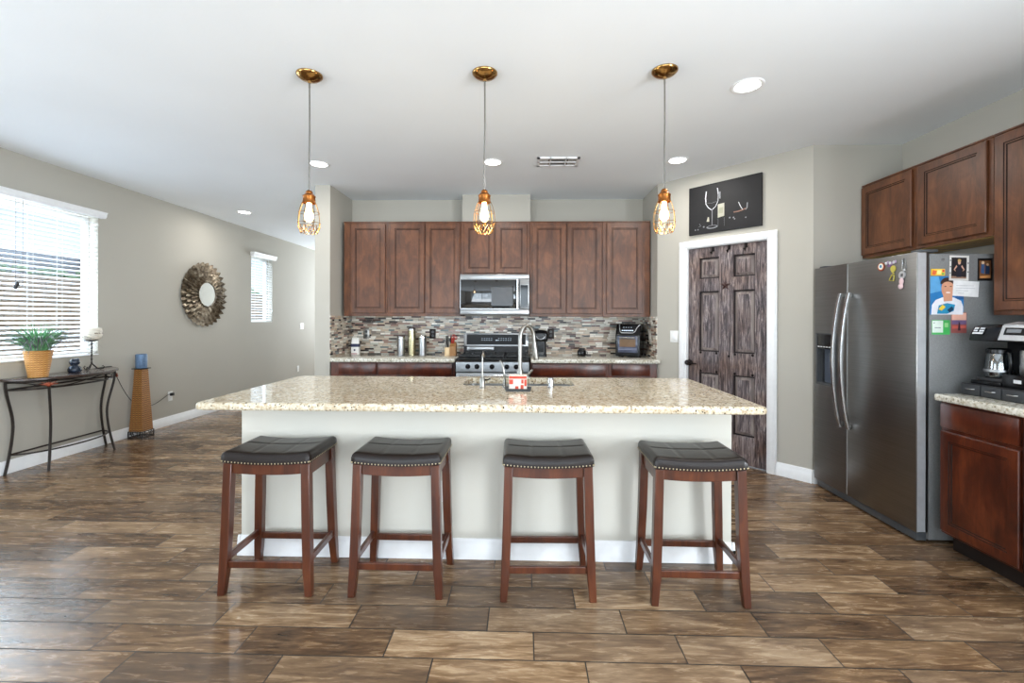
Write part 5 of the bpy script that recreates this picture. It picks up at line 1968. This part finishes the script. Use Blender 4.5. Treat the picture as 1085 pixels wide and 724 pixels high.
for (r0, r1, n, w, n0, n1, ph) in ((0.28, 0.445, 30, 0.047, 0.014, 0.034, 0.0), (0.225, 0.375, 30, 0.040, 0.030, 0.050, 0.5), (0.168, 0.300, 30, 0.031, 0.044, 0.062, 0.0)):
    mb = MB(MXm)
    for k_ in range(n):
        petal(mb, 2 * PI * (k_ + ph) / n, r0, r1, w, n0, n1)
    mb.build('petal_ring', 'petal', mr, sharp=50)
mb = MB(MXm)
mb.lathe([(0, 0.002), (0.30, 0.002), (0.30, 0.012), (0.20, 0.030), (0.17, 0.044), (0, 0.044)], n=40)
mb.build('backing', flat('mirror_back', (58, 48, 38), 0.6), mr)
mb = MB(MXm)
mb.tube([(0.168 * math.cos(2 * PI * i / 48), 0.168 * math.sin(2 * PI * i / 48), 0.058) for i in range(48)], 0.007, 8, closed=True)
mb.build('inner_rim', 'petal', mr)
mb = MB(MXm)
mb.lathe([(0, 0.050), (0.166, 0.050), (0.166, 0.055), (0, 0.055)], n=48)
mb.build('mirror_glass', 'mirror_glass', mr)

# ============================================================ PANTRY WALL ITEMS
mb = MB(AX)
a0, a1, b0, b1 = 0.366, 1.050, 2.178, 2.650
mb.box(a0, -0.022, b0, a1, -0.0005, b1, bev=0.002, seg=1, slot=0)


def art(poly, slot, lay=1):
    mb.add([(a0 + u * (a1 - a0), -0.022 - 0.0006 * lay, b0 + v * (b1 - b0)) for u, v in poly], [tuple(range(len(poly)))], slot)


def stroke(pts, w, slot, lay=1):
    w = w * 0.62
    L_, R_ = [], []
    asp = (a1 - a0) / (b1 - b0)
    for i in range(len(pts)):
        p = Vector((pts[max(0, i - 1)][0] * asp, pts[max(0, i - 1)][1]))
        q = Vector((pts[min(len(pts) - 1, i + 1)][0] * asp, pts[min(len(pts) - 1, i + 1)][1]))
        d = (q - p).normalized()
        n_ = Vector((-d.y, d.x)) * w
        L_.append((pts[i][0] + n_.x / asp, pts[i][1] + n_.y))
        R_.append((pts[i][0] - n_.x / asp, pts[i][1] - n_.y))
    for i in range(len(pts) - 1):
        art([L_[i], L_[i + 1], R_[i + 1], R_[i]], slot, lay)


stroke([(0.262, 0.86), (0.250, 0.72), (0.256, 0.60), (0.290, 0.52), (0.335, 0.465)], 0.011, 1)
stroke([(0.262, 0.86), (0.250, 0.72), (0.256, 0.64)], 0.017, 1, 2)
stroke([(0.420, 0.885), (0.432, 0.74), (0.428, 0.62), (0.395, 0.52), (0.345, 0.465)], 0.009, 1)
stroke([(0.420, 0.885), (0.432, 0.76)], 0.015, 1, 2)
stroke([(0.345, 0.465), (0.345, 0.30), (0.344, 0.14)], 0.012, 2)
art(ell(0.345, 0.115, 0.082, 0.036, 24), 2)
art(ell(0.345, 0.122, 0.060, 0.020, 24), 0, 2)
stroke([(0.262, 0.62), (0.34, 0.60), (0.425, 0.62)], 0.003, 2)
art([(0.425, 0.28), (0.515, 0.30), (0.515, 0.56), (0.425, 0.55)], 3)
art([(0.440, 0.36), (0.500, 0.365), (0.500, 0.48), (0.440, 0.475)], 4, 2)
stroke([(0.455, 0.80), (0.455, 0.66)], 0.008, 1)
stroke([(0.43, 0.27), (0.43, 0.12)], 0.004, 2)
stroke([(0.515, 0.27), (0.515, 0.10)], 0.003, 2)
stroke([(0.640, 0.34), (0.70, 0.34), (0.76, 0.355), (0.80, 0.375)], 0.016, 5)
stroke([(0.705, 0.52), (0.735, 0.42), (0.76, 0.36)], 0.009, 1)
stroke([(0.820, 0.48), (0.815, 0.38), (0.795, 0.35)], 0.017, 2)
for (u, v, r_) in ((0.59, 0.245, 0.012), (0.64, 0.235, 0.012), (0.655, 0.205, 0.010), (0.80, 0.20, 0.010), (0.10, 0.10, 0.010), (0.14, 0.10, 0.010), (0.225, 0.14, 0.012)):
    art(ell(u, v, r_, r_ * 1.4, 8), 2)
stroke([(0.16, 0.22), (0.18, 0.17), (0.15, 0.15)], 0.006, 2)
art([(0.265, 0.24), (0.285, 0.33), (0.300, 0.32), (0.305, 0.23)], 3)
o = mb.build('wine_picture', ['art_black', flat('chalk_white', (206, 208, 212)), flat('chalk_grey', (124, 126, 130)), flat('label_cream', (168, 165, 148)),
                              flat('label_grey', (150, 150, 130)), flat('cork_brown', (136, 98, 82))], sharp=20)
o.data.transform(Matrix.Translation(-(AX @ Vector((0.708, -0.01, b0)))))
o.location = AX @ Vector((0.708, -0.01, b0))
tag(o, 'black canvas picture of a wine glass and bottle above the pantry door', 'picture')

mb = MB(AX)
sx, sz = 0.716, 1.668
pts = []
for k in range(10):
    a = PI / 2 + k * PI / 5
    r_ = 0.056 if k % 2 == 0 else 0.022
    pts.append((sx + r_ * math.cos(a), 0.0102, sz + r_ * math.sin(a)))
mb.add([(sx, -0.004, sz)] + pts + [(sx, 0.0102, sz)], [(0, 1 + k, 1 + (k + 1) % 10) for k in range(10)] + [(11, 1 + (k + 1) % 10, 1 + k) for k in range(10)])
o = mb.build('metal_star', flat('rust_star', (58, 30, 26), 0.4), sharp=10)
c = AX @ Vector((sx, 0.0102, sz - 0.056))
o.data.transform(Matrix.Translation(-c))
o.location = c
tag(o, 'small rusty five-pointed metal star on the upper rail of the pantry door', 'star ornament')

# ============================================================ BACK COUNTER ITEMS
ZC = 0.9155
for x, y, h_, mat, lab in ((-1.442, 5.29, 0.222, 'steel', 'left short steel canister on the back counter'),
                           (-1.318, 5.31, 0.318, 'tall_tin', 'tall olive-tinted steel canister in the middle of the three'),
                           (-1.186, 5.29, 0.232, 'steel', 'right short steel canister, nearest the knife block')):
    if mat not in M:
        M[mat] = brushed('olive_tinted_steel', (172, 164, 132), 0.25, 'Z')
    r = thing('canister', lab, 'canister', (x, y, ZC), group='steel canisters left of the range')
    rad = 0.046
    MB().lathe([(0, 0), (rad, 0), (rad, 0.004), (rad - 0.001, 0.006), (rad - 0.001, h_ - 0.030), (0, h_ - 0.030)], n=28).build('canister_body', mat, r, world=False)
    MB().lathe([(rad - 0.003, h_ - 0.030), (rad + 0.001, h_ - 0.029), (rad + 0.001, h_ - 0.008), (rad - 0.003, h_ - 0.002), (0.012, h_), (0, h_)], n=28).build('lid', 'chrome', r, world=False)

bg = thing('coffee_bag', 'white paper bag with a navy band at the left end of the back counter', 'bag', (-1.985, 5.30, ZC))
mb = MB()
w_, d_ = 0.046, 0.030
L = []
for z, sx_, sy_ in ((0, 1, 1), (0.03, 1.04, 1.05), (0.10, 1.0, 1.0), (0.15, 0.95, 0.75), (0.195, 0.9, 0.25), (0.198, 0.9, 0.2)):
    L.append([(x * sx_, y * sy_, z) for x, y in rrect(-w_, -d_, w_, d_, 0.012, 4)])
n_ = len(L[0])
for q, (a, b) in enumerate(zip(L[:-1], L[1:])):
    mb.add(a + b, [(i, (i + 1) % n_, n_ + (i + 1) % n_, n_ + i) for i in range(n_)])
mb.add(L[0], [tuple(reversed(range(n_)))])
mb.add(L[-1], [tuple(range(n_))])
mb.build('paper_bag', 'paper', bg, world=False)
L = [[(x * 1.02, y * k_, z) for x, y in rrect(-w_ - 0.001, -d_ - 0.001, w_ + 0.001, d_ + 0.001, 0.012, 4)] for z, k_ in ((0.092, 1.04), (0.128, 0.95))]
mb = MB()
mb.add(L[0] + L[1], [(i, (i + 1) % n_, n_ + (i + 1) % n_, n_ + i) for i in range(n_)])
mb.lathe([(0, 0), (0.011, 0.0), (0.011, 0.002)], (0.0, -0.032, 0.055), 12, axis='Y')
mb.build('navy_band', flat('navy', (32, 42, 74)), bg, world=False)
mb = MB()
mb.box(-0.040, -0.0345, 0.008, 0.030, -0.0318, 0.016)
mb.build('red_line', flat('bag_red', (170, 80, 90)), bg, world=False)

kb = thing('knife_block', 'pale wooden block of black and red handled kitchen tools left of the range', 'knife block', (-0.848, 5.26, ZC))
mb = MB()
mb.prism([(-0.06, 0), (0.055, 0), (0.055, 0.10), (0.0, 0.155), (-0.06, 0.105)], -0.005, 0.062, 'YZ')
mb.build('side_block', 'brown_wood', kb, world=False)
MB().box(-0.062, -0.064, 0, -0.0055, 0.03, 0.092, bev=0.003).build('front_block', 'light_wood', kb, world=False)
rr = random.Random(5)
for i in range(6):
    x = -0.056 + 0.0165 * i + rr.uniform(-.002, .002)
    y0_, z0_ = 0.0, 0.090 if i < 3 else 0.135
    red = i in (4, 5)
    mb = MB()
    tx, ty = rr.uniform(-0.10, 0.08), -0.25
    L_ = rr.uniform(0.10, 0.15) if not red else 0.085
    p0 = Vector((x + (0.006 if i > 2 else 0), y0_ - 0.01, z0_ - (0.0 if i < 3 else 0.004)))
    dd = Vector((tx, ty, 1)).normalized()
    mb.tube([p0, p0 + dd * L_ * 0.35, p0 + dd * L_], [0.005, 0.009, 0.0075], 8)
    mb.build('tool_handle', 'red_plastic' if red else ('black' if i % 2 else 'steel'), kb, world=False)
# scissors-like red loops
mb = MB()
for s_ in (0, 1):
    cx_, cz_ = 0.038 + 0.022 * s_, 0.225 - 0.02 * s_
    mb.tube([(cx_ + 0.014 * math.cos(2 * PI * i / 14), -0.03, cz_ + 0.018 * math.sin(2 * PI * i / 14)) for i in range(14)], 0.0045, 6, closed=True)
mb.tube([(0.040, -0.03, 0.208), (0.030, -0.012, 0.14)], 0.004, 6)
mb.build('scissor_handles', 'red_plastic', kb, world=False)

cm = thing('coffee_maker', 'black single-cup machine with a bulky top on the counter just right of the range', 'coffee maker', (0.195, 5.24, ZC))
MB().prism(rrect(-0.066, -0.10, 0.070, 0.09, 0.03), 0, 0.022, 'XY').build('base', 'black', cm, world=False)
MB().prism(rrect(-0.060, -0.02, 0.066, 0.086, 0.03), 0.0225, 0.170, 'XY').build('column', 'black', cm, world=False)
mb = MB()
L = []
for z, a, b, c_, d_ in ((0.171, -0.070, -0.10, 0.075, 0.088), (0.20, -0.088, -0.115, 0.082, 0.09), (0.262, -0.100, -0.115, 0.084, 0.09), (0.290, -0.088, -0.09, 0.070, 0.086), (0.302, -0.05, -0.05, 0.04, 0.06)):
    L.append([(x, y, z) for x, y in rrect(a, b, c_, d_, 0.035)])
n_ = len(L[0])
for a, b in zip(L[:-1], L[1:]):
    mb.add(a + b, [(i, (i + 1) % n_, n_ + (i + 1) % n_, n_ + i) for i in range(n_)])
mb.add(L[0], [tuple(reversed(range(n_)))])
mb.add(L[-1], [tuple(range(n_))])
mb.build('brew_head', 'black', cm, world=False)
MB().tube([(-0.052, -0.118, 0.232), (-0.030, -0.126, 0.205), (0.0, -0.128, 0.196), (0.026, -0.126, 0.205), (0.044, -0.118, 0.232)], 0.0035, 6).build('silver_trim', 'silver_plastic', cm, world=False)
MB().box(-0.028, -0.125, 0.024, 0.030, -0.06, 0.05, bev=0.004).build('drip_tray', 'grey_plastic', cm, world=False)

sj = thing('spice_jar', 'small black rounded container on the counter between the coffee maker and the air fryer', 'jar', (0.672, 5.26, ZC))
MB().lathe([(0, 0), (0.044, 0), (0.050, 0.010), (0.050, 0.055), (0.044, 0.068), (0, 0.068)], n=24).build('jar_body', 'black', sj, world=False)
mb = MB().lathe([(0.034, 0.0685), (0.036, 0.072), (0.036, 0.088), (0.030, 0.094), (0, 0.095)], n=24)
mb.tube([(0.040, 0, 0.05), (0.062, -0.01, 0.050), (0.062, -0.01, 0.025), (0.046, -0.005, 0.018)], 0.005, 6)
mb.build('lid', 'black_matte', sj, world=False)

af = thing('air_fryer', 'black air fryer oven with a glass door in the right corner of the back counter', 'air fryer', (1.222, 5.255, ZC), math.radians(-22))
mb = MB()
w_ = 0.135
mb.prism([(-0.150, 0.012), (0.150, 0.012), (0.150, 0.35), (0.120, 0.372), (-0.085, 0.372), (-0.142, 0.262), (-0.150, 0.250)], -w_, w_, 'YZ')
mb.build('housing', 'black', af, world=False, bevel=0.008)
mb = MB()
for x in (-0.10, 0.10):
    for y in (-0.11, 0.11):
        mb.lathe([(0, 0), (0.014, 0), (0.014, 0.0115), (0, 0.0115)], (x, y, 0), 10)
mb.build('foot', 'black_matte', af, world=False)
d = MB().box(-0.108, -0.160, 0.052, 0.108, -0.1505, 0.238, bev=0.004).build('door', 'navy_glass', af, world=False)
mb = MB()
mb.box(-0.100, -0.1615, 0.085, 0.100, -0.1600, 0.090)
mb.box(-0.100, -0.1615, 0.100, 0.100, -0.1600, 0.104)
mb.build('rack_lines', flat('rack', (140, 146, 168), 0.3), d, world=False)
MB().box(-0.088, -0.1618, 0.118, 0.088, -0.1602, 0.205).build('window', flat('oven_window_brown', (120, 96, 74), 0.12), d, world=False)  # flat brown colour on the window plate, no emission
mb = MB().tube([(-0.090, -0.188, 0.222), (0.085, -0.188, 0.222)], 0.0085, 10)
for x in (-0.075, 0.07):
    mb.tube([(x, -0.188, 0.222), (x, -0.158, 0.222)], 0.006, 8)
mb.build('handle', 'handle', d, world=False)
# sloped control face from (y -0.142, z 0.262) to (y -0.085, z 0.372)
sl = Vector((0, -0.085 + 0.142, 0.372 - 0.262)).normalized()
nn_ = Vector((0, -sl.z, sl.y))


def onface(x, t, off=0.002):
    p = Vector((x, -0.142, 0.262)) + sl * t + nn_ * off
    return (p.x, p.y, p.z)


mb = MB()
mb.tube([onface(-0.100, 0.118), onface(-0.096, 0.07), onface(-0.088, 0.030), onface(-0.070, 0.012), onface(0.055, 0.012), onface(0.078, 0.030), onface(0.092, 0.07), onface(0.115, 0.105), onface(0.130, 0.116)], 0.0042, 8)
mb.build('control_trim', 'silver_plastic', af, world=False)
mb = MB()
for i in range(7):
    a = -0.070 + i * 0.019
    mb.add([onface(a, 0.036), onface(a + 0.014, 0.036), onface(a + 0.014, 0.048), onface(a, 0.048)], [(0, 1, 2, 3)])
for i in range(4):
    a = -0.055 + i * 0.028
    mb.add([onface(a, 0.078), onface(a + 0.008, 0.078), onface(a + 0.008, 0.084), onface(a, 0.084)], [(0, 1, 2, 3)])
mb.build('control_icons', 'display', af, world=False)

# ============================================================ RIGHT COUNTER: POD DRAWER AND COFFEE MAKER
od = thing('pod_drawer', 'low black drawer unit under the dual coffee maker on the right counter', 'drawer unit', (2.75, 2.42, ZC))
OX0, OX1, OY0, OY1 = 2.562, 2.90, 2.15, 2.722
MB().box(OX0, OY0, ZC, OX1, OY1 - 0.004, 0.982, bev=0.003).build('drawer_case', 'black_matte', od)
for i in range(5):
    y1_ = OY1 - 0.010 - i * 0.1125
    y0_ = y1_ - 0.107
    dr = MB().box(OX0 - 0.008, y0_, ZC + 0.005, OX0 - 0.0003, y1_, 0.976, bev=0.002).build('drawer', 'grey_black', od) if 'grey_black' in M else None
    if dr is None:
        M['grey_black'] = plain('soft_black_plastic', (48, 50, 53), 0.42)
        dr = MB().box(OX0 - 0.008, y0_, ZC + 0.005, OX0 - 0.0003, y1_, 0.976, bev=0.002).build('drawer', 'grey_black', od)
    yc = (y0_ + y1_) / 2
    mb = MB()
    mb.tube([(OX0 - 0.009, yc + 0.026, 0.952), (OX0 - 0.018, yc + 0.018, 0.952), (OX0 - 0.018, yc - 0.018, 0.952), (OX0 - 0.009, yc - 0.026, 0.952)], 0.0035, 8)
    mb.build('handle', 'chrome', dr)

ZD = 0.9825
dc = thing('dual_coffee_maker', 'black and silver two-sided coffee maker with a glass carafe at the right edge', 'coffee maker', (2.72, 2.48, ZD))
BX0, BX1 = 2.585, 2.885
MB().box(BX0, 2.525, ZD, BX1, 2.690, ZD + 0.020, bev=0.004).build('base', 'black', dc)
MB().box(BX0 + 0.012, 2.530, ZD + 0.0205, BX1 - 0.10, 2.672, ZD + 0.040, bev=0.004).build('warming_plate', 'black_matte', dc)
MB().box(BX0 + 0.004, 2.262, ZD, BX1 - 0.10, 2.522, ZD + 0.072, bev=0.004).build('drip_tray', 'black', dc)
MB().box(BX0 + 0.0025, 2.425, ZD + 0.030, BX0 + 0.0045, 2.462, ZD + 0.048).build('small_label', 'key_white', dc)
MB().box(BX1 - 0.098, 2.262, ZD + 0.0205, BX1, 2.688, 1.225, bev=0.006).build('column', 'black', dc)
MB().box(BX0 + 0.06, 2.270, ZD + 0.0725, BX1 - 0.1, 2.395, 1.222, bev=0.01).build('water_tank', flat('tank_blue', (52, 74, 98), 0.15), dc)
MB().lathe([(0, 0), (0.030, 0), (0.034, 0.01), (0.034, 0.125), (0.030, 0.13), (0, 0.13)], (BX0 + 0.075, 2.455, ZD + 0.0728), 20).build('steel_cup', 'steel', dc)
hd_ = MB()
hd_.prism([(BX0 - 0.012, 1.228), (BX1, 1.228), (BX1, 1.318), (BX0 + 0.07, 1.322), (BX0 + 0.018, 1.308), (BX0 - 0.006, 1.262)], 2.530, 2.690, 'XZ')
h1 = hd_.build('brew_head', 'black', dc, bevel=0.006)
h2 = MB().prism([(BX0 - 0.012, 1.228), (BX1, 1.228), (BX1, 1.318), (BX0 + 0.07, 1.322), (BX0 + 0.018, 1.308), (BX0 - 0.006, 1.262)], 2.262, 2.529, 'XZ').build('pod_head', 'black', dc, bevel=0.006)
# silver sloped panel on the pod head
mb = MB()
A_ = (BX0 - 0.016, 1.236)
B_ = (BX0 + 0.012, 1.318)
C_ = (BX0 + 0.085, 1.332)


def strip(y0_, y1_, p, q, t=0.006, slot=0):
    d_ = Vector((q[0] - p[0], q[1] - p[1])).normalized()
    nv = Vector((-d_.y, d_.x)) * t
    mb.prism([p, q, (q[0] + nv.x, q[1] + nv.y), (p[0] + nv.x, p[1] + nv.y)], y0_, y1_, 'XZ', slot)


strip(2.375, 2.520, A_, B_)
strip(2.375, 2.520, B_, C_)
mb.build('silver_panel', 'silver_plastic', dc, bevel=0.002)
mb = MB()
d_ = Vector((B_[0] - A_[0], 0, B_[1] - A_[1])).normalized()
p0 = Vector((A_[0], 0, A_[1]))


def pf(y, t, off):
    nv = Vector((-d_.z, 0, d_.x))
    p = p0 + d_ * t + nv * off
    return (p.x, y, p.z)


mb.hexa([pf(2.395, 0.030, 0.006), pf(2.500, 0.030, 0.006), pf(2.500, 0.072, 0.006), pf(2.395, 0.072, 0.006)],
        [pf(2.400, 0.034, 0.011), pf(2.495, 0.034, 0.011), pf(2.495, 0.068, 0.011), pf(2.400, 0.068, 0.011)])
mb.build('display_screen', 'black', dc)
mb = MB()
mb.hexa([pf(2.412, 0.042, 0.0112), pf(2.484, 0.042, 0.0112), pf(2.484, 0.062, 0.0112), pf(2.412, 0.062, 0.0112)],
        [pf(2.412, 0.042, 0.0120), pf(2.484, 0.042, 0.0120), pf(2.484, 0.062, 0.0120), pf(2.412, 0.062, 0.0120)])
mb.build('screen_glass', flat('lcd', (120, 124, 128), 0.2), dc)
# six pale keys on the sloped face of the brew head
e0 = Vector((BX0 - 0.006, 0, 1.262))
e1 = Vector((BX0 + 0.018, 0, 1.308))
ed = (e1 - e0).normalized()
en = Vector((-ed.z, 0, ed.x))
mb = MB()
for (ya, yb, ta, tb) in ((2.648, 2.670, 0.033, 0.043), (2.612, 2.638, 0.033, 0.043), (2.648, 2.670, 0.018, 0.028), (2.612, 2.638, 0.018, 0.028), (2.612, 2.670, 0.002, 0.013)):
    q = [e0 + ed * t + en * 0.0062 + Vector((0, y, 0)) for y, t in ((ya, ta), (yb, ta), (yb, tb), (ya, tb))]
    q2 = [v + en * 0.0012 for v in q]
    mb.hexa([tuple(v) for v in q], [tuple(v) for v in q2])
mb.build('keypad', 'key_white', dc)
cf = thing('glass_carafe', 'glass carafe with a black handle under the left side of the dual coffee maker', 'carafe', (2.655, 2.605, ZD + 0.0405))
z0_ = ZD + 0.0405
MB().lathe([(0, z0_), (0.050, z0_), (0.056, z0_ + 0.008), (0.058, z0_ + 0.04), (0.052, z0_ + 0.10), (0.046, z0_ + 0.135), (0.043, z0_ + 0.135), (0.049, z0_ + 0.098), (0.055, z0_ + 0.04), (0.052, z0_ + 0.010), (0, z0_ + 0.004)],
           (2.655, 2.605, 0), 28).build('glass_body', 'carafe', cf)
MB().lathe([(0.0445, z0_ + 0.1355), (0.050, z0_ + 0.139), (0.050, z0_ + 0.158), (0.040, z0_ + 0.166), (0, z0_ + 0.168)], (2.655, 2.605, 0), 28).build('lid', 'black', cf)
MB().tube([(2.648, 2.556, z0_ + 0.145), (2.642, 2.530, z0_ + 0.140), (2.638, 2.522, z0_ + 0.09), (2.642, 2.530, z0_ + 0.035), (2.648, 2.546, z0_ + 0.03)], [0.008, 0.009, 0.008, 0.007, 0.006], 10).build('handle', 'black', cf)
MB().lathe([(0.0595, z0_ + 0.036), (0.0595, z0_ + 0.044), (0.0583, z0_ + 0.048), (0.0583, z0_ + 0.032), (0.0595, z0_ + 0.036)], (2.655, 2.605, 0), 28).build('steel_band', 'steel', cf)
